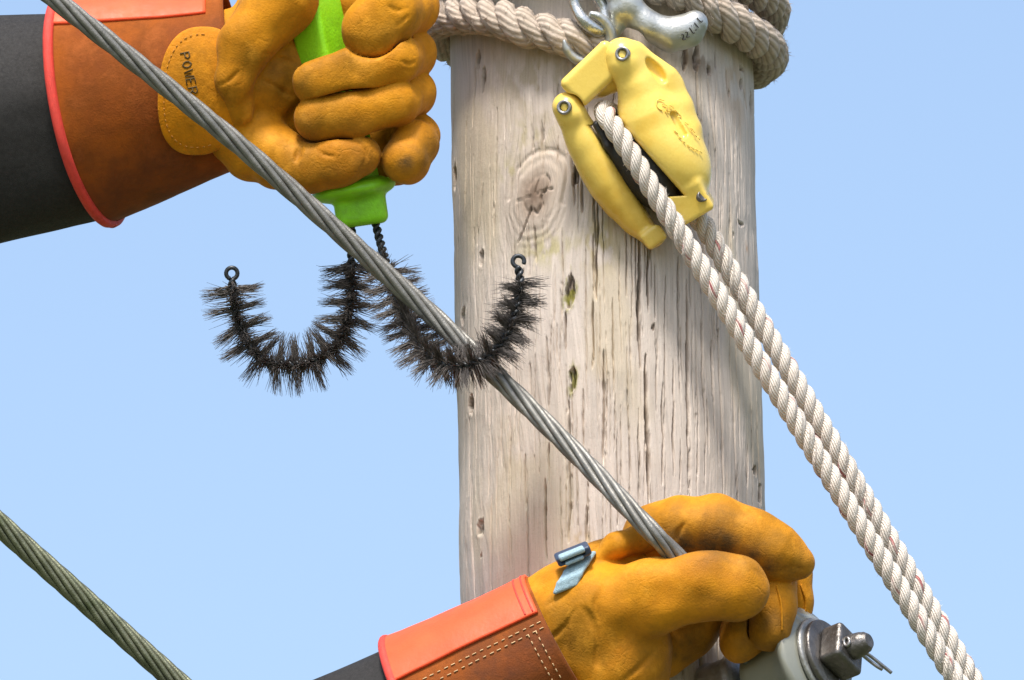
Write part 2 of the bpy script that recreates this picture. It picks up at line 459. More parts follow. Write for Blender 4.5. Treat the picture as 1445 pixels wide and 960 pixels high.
MAT['rope_red'] = m_rope('white_rope_tracer', (0.80, 0.735, 0.65), (0.70, 0.62, 0.53), (0.33, 0.03, 0.04), 11, -0.019)
MAT['sling'] = m_rope('worn_rope', (0.58, 0.49, 0.405), (0.40, 0.325, 0.25), None, 8, -0.012)
MAT['fuzz'] = m_simple('rope_fuzz', (0.46, 0.38, 0.31), 0.9)
MAT['fibre'] = m_simple('rope_fibre', (0.78, 0.72, 0.64), 0.9)
MAT['red_yarn'] = m_simple('red_yarn', (0.4, 0.04, 0.07), 0.8)

# ------------------------------------------------------------------ ground
gm = bpy.data.meshes.new('ground')
n = 24; L = 6000
gv = [(x, y, 0) for y in np.linspace(-L, L, n) for x in np.linspace(-L, L, n)]
gm.from_pydata(gv, [], [(j * n + i, j * n + i + 1, (j + 1) * n + i + 1, (j + 1) * n + i) for j in range(n - 1) for i in range(n - 1)])
gm.materials.append(MAT['groundmat'])
ground = bpy.data.objects.new('ground', gm); scene.collection.objects.link(ground); ground['kind'] = 'structure'

# ------------------------------------------------------------------ utility pole
def pr(t): return 216.0 + (t - 100) * 0.0035
def pax(t): return 850.5 + (t - 90) * 0.0245
def pole_at(px, py):
    t = py + 50.0; phi = 0
    for _ in range(8):
        phi = math.asin(max(-1, min(1, (px - pax(t)) / pr(t)))); t = py + pr(t) * math.cos(phi) * ST
    return phi * 217, t
def pole_z(px, py):
    a, t = pole_at(px, py); return (t - 480) * TT + pr(t) * math.cos(a / 217) * CT

def build_pole():
    half = math.radians(104)
    ph = np.concatenate([np.linspace(-half, half, 800), np.linspace(half, 2 * math.pi - half, 40)[1:-1]])
    ts = np.concatenate([[-1500, -700, -250], np.arange(-60, 1130, 2.6), [1250, 1700, 3000, 5000, 7700]])
    A, T = np.meshgrid(ph * 217, ts, indexing='ij')
    H = np.zeros_like(A)
    dense = (T > -61) & (T < 1131) & (np.abs(A) < half * 217)
    # knot field
    kx, kt = pole_at(757, 276)
    dx, dy = A - kx, (T - kt)
    dx2 = dx + 0.35 * dy * 0.3
    rk = np.sqrt(dx2 ** 2 + (dy * 0.78) ** 2)
    wk = 1 - smooth01(rk, 34, 78)
    # grain bends round the knot
    defl = dx * 1.0 * np.exp(-(rk / 60) ** 2)
    G = A - 0.9 * defl + 7 * np.sin(T / 160 + A / 90) + 3 * np.sin(T / 53 + 1 + A / 40)
    g1 = fbm(G / 6.0 + 40, T / 260.0, 3); g2 = fbm(G / 2.2 + 7, T / 120.0, 2); g3 = fbm(G / 26 + 3, T / 420, 3)
    H += (1 - wk) * ((g1 - 0.5) * 0.9 + (g2 - 0.5) * 0.7 + (g3 - 0.5) * 2.5 + 7 * (fbm(A / 160 + 31, T / 130 + 8, 4) - 0.5) + 0.7 * smooth01(fbm(G / 9 + 60, T / 60, 4), 0.5, 0.62) * smooth01(fbm(A / 120 + 3, T / 160, 2), 0.45, 0.6))
    # knot rings
    ang = np.arctan2(dy, dx2)
    rr = rk + 4 * np.sin(ang * 2 + 1) + 16 * (fbm(np.cos(ang) * 1.6 + 9, np.sin(ang) * 1.6 + rk / 60, 3) - 0.5)
    H += wk * (np.sin(rr * 0.5 + 2 * np.sin(rr * 0.13)) * 0.55 * smooth01(rr, 8, 24) * (0.4 + 1.2 * fbm(np.cos(ang) * 2 + 4, np.sin(ang) * 2, 2)) + 7 * np.exp(-(rk / 40) ** 2))
    H -= 4.5 * np.exp(-((rr - 18) / 2.0) ** 2) * (ang > -2.4) * (0.3 + 0.7 * (np.sin(ang * 1.5 + 1.2) > -0.4))
    H -= 3.5 * np.exp(-((rr - 50) / 3.0) ** 2) * (ang < 0.4)
    for an, r0, r1, wd, dp in ((1.75, 16, 58, 1.3, 9), (-1.4, 4, 20, 1.2, 6), (-0.35, 6, 30, 1.5, 6), (2.9, 8, 34, 1.2, 5)):
        aa = np.angle(np.exp(1j * (ang - an - 0.004 * rk)))
        H -= dp * np.clip(1 - np.abs(aa * rk) / wd, 0, 1) * smooth01(rk, r0 - 4, r0) * (1 - smooth01(rk, r1 - 6, r1)) * (np.abs(aa) < 1)
    # drying cracks: (x0,y0,x1,y1,width,depth)
    cracks = [(902, 330, 903, 520, 2.2, 11), (911, 500, 914, 712, 2.2, 11), (914, 340, 916, 440, 1.6, 7), (971, 396, 970, 700, 1.9, 10), (957, 362, 957, 438, 1.3, 6),
              (990, 450, 993, 600, 1.3, 6), (1015, 462, 1018, 704, 1.7, 8), (934, 540, 934, 684, 1.2, 5), (950, 508, 949, 672, 1.2, 5), (996, 566, 998, 640, 1.1, 5), (1055, 628, 1054, 690, 1.2, 5),
              (798, 440, 798, 496, 1.6, 7), (802, 566, 803, 764, 1.6, 8), (841, 350, 842, 424, 1.6, 8), (836, 424, 836, 520, 1.3, 6), (852, 494, 851, 654, 1.6, 8), (823, 550, 822, 640, 1.2, 5),
              (772, 476, 774, 596, 1.5, 7), (775, 626, 775, 680, 1.3, 6), (769, 676, 772, 790, 1.7, 8), (747, 512, 748, 570, 1.2, 5), (662, 590, 663, 700, 1.3, 6), (664, 660, 671, 842, 1.5, 7),
              (828, 712, 827, 764, 1.5, 7), (658, 170, 658, 288, 1.3, 6), (702, 150, 699, 286, 1.5, 7), (698, 284, 696, 330, 1.2, 5), (683, 258, 673, 345, 1.2, 5), (670, 92, 668, 175, 1.4, 6),
              (806, 200, 810, 290, 1.4, 6), (820, 255, 822, 300, 1.5, 6), (844, 290, 842, 360, 1.5, 7), (838, 330, 838, 420, 1.1, 5), (764, 168, 766, 226, 1.2, 5), (755, 322, 757, 372, 1.3, 6), (883, 330, 884, 420, 1.1, 4),
              (1012, 70, 1013, 95, 1.5, 7), (1028, 95, 1029, 125, 1.6, 7), (1052, 118, 1056, 150, 1.6, 7), (1046, 150, 1049, 250, 1.2, 5), (1062, 140, 1064, 210, 1.4, 7), (1000, 108, 1012, 250, 1.2, 4),
              (985, 100, 990, 230, 1.1, 4), (1030, 250, 1034, 360, 1.1, 4), (1022, 140, 1024, 260, 1.1, 4), (1070, 570, 1074, 720, 1.5, 6), (1035, 540, 1036, 690, 1.1, 4), (1005, 480, 1004, 560, 1.0, 4), (865, 420, 866, 560, 1.0, 4),
              (720, 420, 722, 520, 1.0, 4), (707, 560, 709, 660, 1.0, 4), (690, 620, 690, 700, 1.0, 4), (740, 640, 742, 720, 1.1, 5), (960, 700, 961, 960, 1.5, 7), (985, 860, 987, 990, 1.6, 7), (1010, 830, 1013, 990, 1.2, 5), (720, 700, 722, 800, 1.0, 4), (695, 700, 694, 830, 1.1, 4)]
    r = np.random.default_rng(5)
    for _ in range(190):
        x = r.uniform(640, 1078); y = r.uniform(90, 720); cracks.append((x, y, x + r.uniform(-3, 3), y + r.uniform(50, 210), r.uniform(0.5, 0.8), r.uniform(2, 5)))
    for x0, y0, x1, y1, w, dp in cracks:
        a0, t0 = pole_at(x0, y0); a1, t1 = pole_at(x1, y1)
        js = np.where((ts > t0) & (ts < t1))[0]
        if len(js) < 2: continue
        tt = ts[js]; u = (tt - t0) / (t1 - t0)
        ac = a0 + (a1 - a0) * u + 2.2 * (fbm(tt / 45 + x0, np.full_like(tt, y0), 3) - 0.5) * 2
        ww = w * (0.35 + 0.65 * np.sin(np.pi * u) ** 0.6) * (0.7 + 0.6 * vnoise(tt / 14 + x0, tt * 0 + 3)); dd = dp * np.sin(np.pi * np.clip(u, 0.02, 0.98)) ** 0.4
        kw = 1 - 0.85 * np.exp(-(np.hypot(ac - kx, (tt - kt) * 0.78) / 48) ** 4)
        d = np.abs(A[:, js] - ac)
        H[:, js] -= kw * 2.2 * dd * np.clip(1.7 - d / (ww * 0.82), 0, 1)
    # gouges and climber-spur marks: (x,y,rx,ry,depth)
    gou = [(682, 108, 4, 19, 9), (674, 82, 4, 17, 8), (642, 248, 4, 20, 7), (680, 363, 4, 14, 8), (653, 446, 4, 14, 7), (666, 572, 5, 15, 7), (680, 746, 6, 13, 6), (681, 784, 2, 3, 5), (812, 246, 6, 17, 9),
           (804, 412, 9, 27, 7), (808, 534, 8, 19, 7), (1003, 98, 4, 9, 5), (1050, 93, 5, 4, 6), (1049, 116, 3, 9, 7), (1031, 128, 2, 6, 6), (1063, 145, 3, 22, 8), (1047, 314, 6, 3, 5), (1036, 330, 2, 3, 4), (985, 78, 6, 24, 7), (968, 80, 5, 20, 5), (1073, 700, 3, 18, 6), (1066, 665, 4, 8, 5), (922, 462, 3, 5, 2)]
    gmask = np.zeros_like(A); lich = np.zeros_like(A)
    for i, (x, y, rx, ry, dp) in enumerate(gou):
        a0, t0 = pole_at(x, y)
        rx = rx / max(0.25, math.cos(a0 / 217)) * 0.9
        q = ((A - a0 + 0.12 * (T - t0)) / rx) ** 2 + ((T - t0) / ry) ** 2
        q = q * (0.25 + 1.5 * fbm(A / 3.2 + i * 7, T / 13, 4)) ; q = q + 0.5 * (fbm(A / 1.8 + i, T / 26, 2) - 0.5)
        m = 1 - smooth01(q, 0.55, 0.85)
        H -= 1.4 * dp * m * (0.4 + 1.2 * fbm(A / 2.0, T / 11, 3)); gmask = np.maximum(gmask, m)
        H += 0.7 * np.exp(-((q - 1.1) / 0.3) ** 2)
        if y in (412, 534): lich = np.maximum(lich, 1 - smooth01(q, 0.5, 2.0))
    H = np.where(dense, H, 0)
    # colour of the weathered wood itself
    n1 = fbm(A / 110 + 5, T / 260 + 2, 4)[..., None]; n2 = fbm(G / 9 + 30, T / 300, 3)[..., None]; n3 = fbm(G / 3 + 3, T / 90, 2)[..., None]
    col = np.array([0.545, 0.48, 0.42]) * (0.88 + 0.24 * n2) * (0.88 + 0.24 * n3)
    yl = smooth01(n1, 0.5, 0.68)
    col = col * (1 - yl * 0.55) + np.array([0.47, 0.40, 0.28]) * yl * 0.6
    def blob(x, y, rx, ry, c, s):
        nonlocal col
        a0, t0 = pole_at(x, y); q = ((A - a0) / rx) ** 2 + ((T - t0) / ry) ** 2
        m = (np.exp(-q) * s * smooth01(fbm(A / 11 + x, T / 22 + y, 4), 0.36, 0.62))[..., None]
        col = col * (1 - m) + np.array(c) * m
    for b in ((770, 350, 40, 22, (0.40, 0.36, 0.12), 0.7), (848, 340, 32, 40, (0.38, 0.31, 0.13), 0.75), (858, 315, 22, 20, (0.33, 0.27, 0.10), 0.6), (745, 190, 40, 30, (0.42, 0.37, 0.2), 0.6), (720, 240, 20, 16, (0.42, 0.38, 0.17), 0.7),
              (760, 110, 60, 60, (0.37, 0.31, 0.2), 0.7), (705, 100, 30, 60, (0.42, 0.36, 0.25), 0.5), (900, 90, 60, 50, (0.33, 0.27, 0.18), 0.5), (985, 85, 30, 26, (0.15, 0.10, 0.06), 0.75), (1057, 350, 5, 30, (0.42, 0.2, 0.06), 0.9),
              (1040, 120, 40, 60, (0.46, 0.33, 0.22), 0.6), (820, 758, 14, 12, (0.42, 0.31, 0.16), 0.8), (720, 640, 30, 60, (0.45, 0.38, 0.27), 0.5), (1070, 660, 12, 50, (0.26, 0.22, 0.17), 0.6), (925, 470, 10, 30, (0.6, 0.56, 0.5), 0.7), (880, 560, 10, 30, (0.32, 0.29, 0.26), 0.5)):
        blob(*b)
    m = (wk * 0.45)[..., None]; ring = (0.5 + 0.5 * np.sin(rr * 0.62))[..., None]
    col = col * (1 - m) + m * (np.array([0.44, 0.36, 0.285]) * (0.86 + 0.2 * ring))
    heart = (np.exp(-((rk + 8 * (fbm(A / 14, T / 14, 3) - 0.5)) / 27) ** 4))[..., None] * 0.8
    col = col * (1 - heart) + heart * np.array([0.235, 0.17, 0.125]) * (0.7 + 0.6 * fbm(A / 5, T / 5, 3)[..., None])
    pith = np.exp(-(rk / 9) ** 2)[..., None] * 0.7
    col = col * (1 - pith) + pith * np.array([0.12, 0.08, 0.055])
    gm_ = (gmask * smooth01(fbm(A / 5 + 3, T / 12, 3), 0.3, 0.55))[..., None] * 0.8
    col = col * (1 - gm_) + gm_ * np.array([0.12, 0.085, 0.06])
    lm = (lich * smooth01(fbm(A / 7, T / 9, 3), 0.32, 0.6))[..., None] * 0.85
    col = col * (1 - lm) + lm * np.array([0.22, 0.21, 0.03])
    R = pr(T) + H
    phi = A / 217
    V = np.stack([pax(T) + R * np.sin(phi), T - R * np.cos(phi) * ST, (T - 480) * TT + R * np.cos(phi) * CT], -1)
    na, nt = A.shape
    I = np.arange(na * nt).reshape(na, nt); I2 = np.roll(I, -1, 0)
    F = np.stack([I[:, :-1], I2[:, :-1], I2[:, 1:], I[:, 1:]], -1).reshape(-1, 4)
    uv = np.stack([G, T], -1).reshape(-1, 2) / 100.0
    return V.reshape(-1, 3), F, uv, np.clip(col.reshape(-1, 3), 0, 1)

m = NT('weathered_wood', 0.85, 0, 0.2)
uvn = m.n('ShaderNodeUVMap'); mp = m.n('ShaderNodeMapping'); mp.inputs['Scale'].default_value = (1, 0.028, 1); m.l(uvn.outputs[0], mp.inputs[0])
gr = m.noise(mp.outputs[0], 34, 5, 0.65); gr2 = m.noise(mp.outputs[0], 90, 3, 0.6)
gc = m.ramp(gr, [(0.28, (0.76, 0.72, 0.68)), (0.44, (0.99, 0.985, 0.98)), (0.75, (1.05, 1.05, 1.05))])
base = m.mix(m.attr(), gc, 1.0, 'MULTIPLY')
sp = m.noise(m.coords(), 700, 3, 0.7)
base = m.mix(base, m.ramp(sp, [(0.28, (0.72, 0.70, 0.68)), (0.42, (1, 1, 1))]), 0.6, 'MULTIPLY')
m.col(base)
b1 = m.bump(gr, 0.0007, 0.4); b2 = m.bump(gr2, 0.0007, 0.6, b1); m.bump(m.noise(m.coords(), 450, 4), 0.0006, 0.4, b2)
MAT['wood'] = m.m
pole = thing('utility_pole', (850, 480, 0), 190, 'weathered grey wooden utility pole with a round knot and drying cracks', 'utility pole')
part('shaft', build_pole(), MAT['wood'], pole, flip=True)

# ------------------------------------------------------------------ twisted lines
def laid(P, n, hr, r, lay, hand, nseg=12, step=4.0, phase=0.0, rough=0.0):
    Q, s = resample(P, step); T, N, B = frames(Q); out = []
    for k in range(n):
        a = phase + hand * 2 * math.pi * s / lay + 2 * math.pi * k / n
        C = Q + hr * (np.cos(a)[:, None] * N + np.sin(a)[:, None] * B)
        rr = np.full(len(Q), r)
        prof = None
        if rough > 0:
            rr = r * (1 + rough * (fbm(s / 18 + 13 * k, s * 0 + k, 3) - 0.5) * 2)
            prof = 1 + rough * 0.8 * (fbm(np.arange(nseg)[None] * 0.9 + 0 * s[:, None] + 5 * k, s[:, None] / 7 + 3 * k, 2) - 0.5) * 2
        out.append(tube(C, rr, nseg, True, s, prof))
    return out, Q, s

LAY = 1
cable = thing('steel_cable', (945, 775, 440), 330, 'bright grey stranded steel cable crossing the pole into the lower glove', 'cable')
CP = [(-60, -108, 292), (20, -47, 296), (80, 1, 300), (200, 95, 302), (340, 207, 302), (490, 338, 304), (640, 473, 318), (800, 627, 405), (905, 735, 486), (948, 779, 484), (1000, 830, 458)]
wires, Q, s_ = laid(CP, 6, 9.6, 4.9, 340, -LAY, 14, 5)
for w in wires: part('wire', w, MAT['wire'], cable)
part('core_wire', tube(Q, 5.0, 8), MAT['wire'], cable)
cable2 = thing('steel_cable', (0, 740, 300), 300, 'dull greenish stranded cable alone in the lower left corner', 'cable')
wires, Q, s_ = laid([(-120, 629, 300), (0, 741, 300), (125, 852, 300), (250, 963, 300), (400, 1096, 300)], 9, 12.4, 4.2, 330, -LAY, 10, 5)
for w in wires: part('wire', w, MAT['wire_green'], cable2)
part('core_wire', tube(Q, 9.4, 10), MAT['wire_green'], cable2)

# ------------------------------------------------------------------ pulley rope
ZB, ZF = pole_z(900, 220) + 22, pole_z(900, 220) + 92
rope = thing('pulley_rope', (900, 230, ZF), ZF, 'white three strand rope with red tracer reeved through the yellow block', 'rope')
def fx(y): return 947 + 0.616 * (y - 310)
def bx_(y): return 989 + 0.588 * (y - 310)
RP = [(fx(1240), 1240, ZF + 140), (fx(960), 960, ZF + 110), (fx(640), 640, ZF + 62), (fx(400), 400, ZF + 25), (fx(250), 250, ZF + 6), (fx(205), 205, ZF - 1), (861, 172, ZF - 12), (853, 157, ZF - 34), (860, 158, ZB + 12), (882, 178, ZB + 2),
      (930, 232, ZB), (bx_(310), 310, ZB + 2), (bx_(400), 400, ZB + 15), (bx_(640), 640, ZB + 60), (bx_(960), 960, ZB + 110), (bx_(1240), 1240, ZB + 140)]
strands, Q, s_ = laid(RP, 3, 8.2, 7.5, 70, -LAY, 16, 2.5, 0.4, 0.035)
for i, w in enumerate(strands): part('strand', w, MAT['rope_red' if i == 0 else 'rope'], rope)

# ------------------------------------------------------------------ yellow pulley block
zc = (ZB + ZF) / 2
block = thing('pulley_block', (900, 200, zc), zc, 'yellow two cheeked rope block hanging from the steel hook', 'pulley')
d = unit((0.57, 0.82, 0.12))
fn_ = unit((0.62, -0.36, 0.70))                      # outer face of the near cheek
axc = np.stack([d, unit(np.cross(fn_, d)), unit(fn_ - d * (fn_ @ d))])
# near cheek
s = Sculpt((840, 30, zc - 90), (1030, 350, zc + 100), 1.6)
s.ell((938, 201, zc + 2), (92, 52, 46), axc, 4)
s.chain([(878, 79, zc + 10, 26), (880, 88, zc + 12, 25)], 6, 6, sc=(1, 1, 1.1))
s.chain([(886, 92, zc + 8, 24), (900, 122, zc + 8, 27), (916, 160, zc + 6, 38)], 10, 14)
s.rbox((913, 99, zc - 4), (36, 24, 17), rot_axes((0.79, 0.61, 0)), 9, 14)
s.chain([(924, 104, zc - 4, 15), (947, 121, zc - 4, 15), (958, 150, zc - 2, 17), (970, 182, zc - 2, 20)], 16, 14)
s.ell((925, 100, zc + 15), (21, 8, 10), rot_axes((0.62, 0.78, 0)), 4, True)
s.rbox((973, 283, zc + 4), (28, 24, 32), rot_axes((0.86, -0.5, 0.1), (0.1, 0.1, 1)), 6, 10)

# trim the side that faces the groove
gn = unit((-0.747, 0.664, 0.0)); gp = np.array([922, 228, zc + 20.0])
def groove(P):
    q = P - gp.astype(np.float32); return (q @ (-gn).astype(np.float32))
sl, P = s.box((840, 130, zc - 90), (968, 276, zc + 100)); s.F[sl] = -smin(-s.F[sl], groove(P) + 0.0, 8)
# recess below boss and axle slot

sv, _ = s.mesh(0)
hz = top_z(sv, 957, 178, 5)
s.chain([(950, 164, top_z(sv, 950, 164, 2) - 4, 6.0), (964, 190, top_z(sv, 964, 190, 2) - 4, 6.0)], 2, 1.5, True)
V, F = s.mesh(2); VNEAR = V
part('cheek', (V, F), MAT['yellow'], block, flip=True)
# far cheek
s = Sculpt((765, 120, zc - 80), (965, 370, zc + 60), 1.6)
s.chain([(800, 151, zc - 2, 21), (806, 162, zc - 2, 21)], 6, 6, sc=(1, 1, 1.2))
s.chain([(806, 160, zc - 4, 19), (818, 186, zc - 8, 19), (830, 208, zc - 10, 22.5), (846, 236, zc - 12, 25), (862, 261, zc - 13, 25.5), (880, 286, zc - 13, 23), (900, 311, zc - 12, 18.5), (922, 334, zc - 8, 14)], 20, 8)
s.rbox((922, 334, zc - 8), (16, 13, 24), rot_axes((0.8, -0.6, 0)), 5, 8)
gp2 = np.array([882, 240, zc + 8.0])
def groove2(P):
    q = P - gp2.astype(np.float32); n2 = unit((0.84, -0.54, 0.12)); return (q @ n2.astype(np.float32)) + 8
sl, P = s.box((826, 178, zc - 80), (965, 316, zc + 60)); s.F[sl] = -smin(-s.F[sl], -groove2(P), 8)
V, F = s.mesh(2); VFAR = V
part('cheek', (V, F), MAT['yellow'], block, flip=True)
# yoke bar between the two bosses
s = Sculpt((780, 40, zc - 70), (900, 190, zc + 60), 1.6)
s.rbox((838, 104, zc - 4), (46, 25, 26), rot_axes((0.72, -0.69, 0.0)), 9, 6)
s.chain([(846, 118, zc - 20, 20), (862, 112, zc - 18, 20)], 6, 8)
for c in ((802, 155), (880, 82)):
    s.chain([(c[0], c[1], zc - 60, 22.5), (c[0], c[1], zc + 80, 22.5)], 0, 2, True)
V, F = s.mesh(2)
part('yoke', (V, F), MAT['yellow'], block, flip=True)
for c in ((878, 77), (796, 152)):
    zz = top_z(VNEAR if c[0] > 850 else VFAR, c[0], c[1], 3) + 0.5
    dr = unit((-0.28, -0.12, 1))
    o = part('screw', lathe((c[0], c[1], zz), dr, [(10.5, -8), (10.5, 1.4), (9.8, 2.2), (7.0, 2.2), (6.2, 1.2)], 32), MAT['screw'], block)
    part('hex_socket', lathe((c[0], c[1], zz), dr, [(6.2, 1.2), (5.6, -4), (0.1, -4)], 6), MAT['dark_steel'], o, smooth=False)
# sheave
s = Sculpt((820, 140, zc - 80), (985, 330, zc + 60), 1.8)
s.ell((903, 231, zc - 6), (82, 34, 40), axc, 2)
s.chain([(842, 176, zc + 8, 6), (858, 206, zc + 10, 6), (880, 240, zc + 6, 6)], 6, 2)
V, F = s.mesh(2)
part('sheave', (V, F), MAT['black'], block, flip=True)
part('rivet', lathe((991, 277, top_z(VNEAR, 991, 277) - 1), (0.5, -0.3, 0.8), [(8, -6), (8, 0.6), (6.6, 1.1), (6.0, 0.2), (0.1, 0.2)], 24), MAT['dark_steel'], block)
mk = [[(937, 143), (929, 141), (926, 146), (928, 153), (934, 157)], [(934, 148), (941, 150), (940, 156), (946, 158)], [(944, 149), (950, 153), (949, 158)], [(952, 156), (957, 161)], [(958, 160), (961, 166), (957, 166)], [(938, 157), (942, 162)],
      [(966, 172), (971, 177)], [(972, 180), (976, 185)], [(975, 181), (980, 188)], [(979, 190), (983, 194)], [(984, 193), (987, 198)],
      [(951, 184), (956, 190)], [(957, 193), (961, 197)], [(963, 199), (966, 203)], [(969, 204), (973, 209)], [(974, 207), (979, 212)], [(980, 210), (984, 214)], [(986, 213), (990, 217)]]
part('embossed_mark', strokes_on(VNEAR, mk, 0.8, -0.5), MAT['yellow'], block)

# ------------------------------------------------------------------ hook and shackle
zh = pole_z(900, 60) + 32
hook = thing('steel_hook', (880, 20, zh), zh, 'galvanised steel hook and ring holding the yellow block to the rope sling', 'hook')
s = Sculpt((830, -90, zh - 60), (1020, 100, zh + 60), 1.5)
s.chain([(850, -80, zh, 16), (866, -20, zh, 18), (884, 8, zh + 2, 19), (914, 36, zh + 3, 19), (946, 49, zh + 2, 22), (970, 44, zh, 21), (982, 32, zh, 17)], 14, 6, sc=(1, 1, 0.85))
s.chain([(872, 18, zh + 2, 16), (868, 40, zh + 2, 10), (862, 54, zh, 8)], 10, 10)
s.ell((893, 62, zh + 2), (18, 20, 60), None, 6, True)
s.warp(0.35, 60, 3)
V, F = s.mesh(2); VH = V
part('hook_body', (V, F), MAT['steel'], hook, flip=True)
an = np.radians(np.linspace(-195, 65, 60))            # ring, open on the rope side
cx, cy, rx = 829, 54, 33
ring = np.stack([cx + rx * np.cos(-an + math.radians(-20)), cy + rx * 1.02 * np.sin(-an + math.radians(-20)), np.full(60, zh + 16.0) + 6 * np.sin(an)], 1)
rr = 8.0 - 1.8 * np.cos(np.linspace(0, 2 * math.pi, 60)); rr[:6] = np.linspace(2.0, rr[6], 6); rr[-6:] = np.linspace(rr[-7], 4, 6)
part('ring', tube(ring, rr, 16), MAT['steel'], hook)
lk, _ = resample([(806, -90, zh + 4), (806, -30, zh + 8), (810, 4, zh + 12), (822, 28, zh + 20), (842, 43, zh + 16), (854, 40, zh + 4), (852, 14, zh - 4), (840, -10, zh - 4), (834, -40, zh), (834, -90, zh)], 2)
part('link', tube(lk, 8.2 + 2.0 * np.exp(-((lk[:, 1] - 38) / 16) ** 2), 18), MAT['link'], hook)
txt = [[(961, 50), (963.5, 49), (964.5, 52), (963, 57), (967.5, 55.5)], [(966.5, 46.5), (969, 45.5), (970, 48.5), (968.5, 53.5), (973, 52)], [(972.5, 39.5), (978, 47.5), (980, 46)],
       [(975.5, 37.0), (976, 37.2)], [(978.5, 36), (979, 36.2)], [(981.5, 44), (982.5, 41.5)], [(979.5, 32.5), (985.5, 39.5)], [(983, 25.5), (989.5, 32), (991, 29.5)]]
part('stamped_number', strokes_on(VH, txt, 0.75, 0.0, step=1.0), MAT['black'], hook)

# ------------------------------------------------------------------ rope sling round the pole
sling = thing('rope_sling', (850, 40, 0), 60, 'fuzzy worn grey rope sling wrapped round the top of the pole', 'rope')
def wrap(ctrl, off, zf=None):
    P = []
    ph = np.array([c[0] for c in ctrl], float); tt = np.array([c[1] for c in ctrl], float)
    for p in np.linspace(ph[0], ph[-1], 70):
        t = np.interp(p, ph, tt); a = math.radians(p); R = pr(t) + off
        P.append((pax(t) + R * math.sin(a), t - R * math.cos(a) * ST, (t - 480) * TT + R * math.cos(a) * CT))
    return P
c1 = [(-388 + 360 - 360 + 383 - 0, 0)]
low = wrap([(-332, 45), (-317, 67), (-305, 76), (-290, 80), (-270, 75), (-245, 68), (-180, 45), (-110, 28), (-90, 32), (-57, 54), (-39, 74), (-27, 96), (-8, 122)], 25)
low = [(905, -18, pole_z(905, 0) + 26), (945, -14, pole_z(945, 0) + 26)] + low[1:] + [(845, 72, pole_z(840, 70) + 16)]
up = wrap([(0, -12), (40, 8), (60, 14), (90, 14), (120, 10), (180, 0), (240, -18), (270, -24), (300, -6), (330, 6), (360, -12)], 30)
allfz = []
for j, (pth, rr, hrr, lay) in enumerate(((low, 13.2, 14.4, 104), (up, 12.2, 13.6, 106))):
    st, Q, s_ = laid(pth, 3, hrr, rr, lay, -LAY, 18, 3.0, 0.8 * j, 0.2)
    for w in st:
        part('strand', w, MAT['sling'], sling)
        vv = w[0]; allfz.append(vv)
    T_, N_, B_ = frames(Q)
def hairs(roots, dirs, L, r, bend=0.4, nsub=2, cl=None):
    """many fine fibres as 3-sided slivers in one mesh"""
    n = len(roots); roots = np.asarray(roots); dirs = dirs / np.linalg.norm(dirs, axis=1, keepdims=True)
    L = np.broadcast_to(L, (n,)); r = np.broadcast_to(r, (n,))
    rd = rng.normal(size=(n, 3)); side = np.cross(dirs, rd); side /= np.linalg.norm(side, axis=1, keepdims=True); up_ = np.cross(dirs, side)
    Vs = []
    for i in range(nsub + 1):
        u = i / nsub
        c = roots + dirs * (L * u)[:, None] + side * (bend * L * u * u)[:, None]
        rr = r * (1 - 0.75 * u)
        for k in range(3):
            a = 2 * math.pi * k / 3
            Vs.append(c + rr[:, None] * (math.cos(a) * side + math.sin(a) * up_))
    V = np.stack(Vs, 1)                                # n, (nsub+1)*3, 3
    F = []
    for i in range(nsub):
        for k in range(3): F.append((i * 3 + k, i * 3 + (k + 1) % 3, i * 3 + 3 + (k + 1) % 3, i * 3 + 3 + k))
    F = np.array(F); m_ = (nsub + 1) * 3
    return V.reshape(-1, 3), (F[None] + (np.arange(n) * m_)[:, None, None]).reshape(-1, 4)
RV = np.concatenate([w[0] for w in strands]); RV = RV[rng.integers(0, len(RV), 6500)]
hd_ = rng.normal(size=RV.shape) + np.array((0.3, -0.3, 0.3))
part('loose_fibres', hairs(RV, hd_, rng.uniform(1.5, 6.5, len(RV)), 0.3, 0.6), MAT['fibre'], rope, kind='stuff')
AV = np.concatenate(allfz); pick = rng.integers(0, len(AV), 17000)
pt = AV[pick]; cen = np.stack([np.full(len(pt), 851.0), pt[:, 1], (pt[:, 1] - 440) * TT], 1)
dv = unit((0, 0, 1)) * 0 + (pt - cen); dv /= np.linalg.norm(dv, axis=1, keepdims=True)
dv = dv * 0.35 + rng.normal(size=dv.shape) * 0.75
part('fuzz', hairs(pt, dv, rng.uniform(3, 13, len(pt)) * rng.uniform(0.5, 1, len(pt)), 0.45, 0.6), MAT['fuzz'], sling, kind='stuff')
part('red_yarn', tube(resample([(731, 49, pole_z(733, 48) + 46), (735, 48, pole_z(735, 47) + 47), (740, 45, pole_z(740, 46) + 46)], 1)[0], 2.2, 8), MAT['red_yarn'], sling)

# ------------------------------------------------------------------ insulator and bolt, lower right
zi = 330
A0 = np.array([1036., 980, zi]); ad = unit((0.80, -0.335, 0.46))
ins = thing('insulator_bolt', tuple(A0), zi, 'grey glazed insulator on a steel bolt with a castle nut below the lower glove', 'insulator')
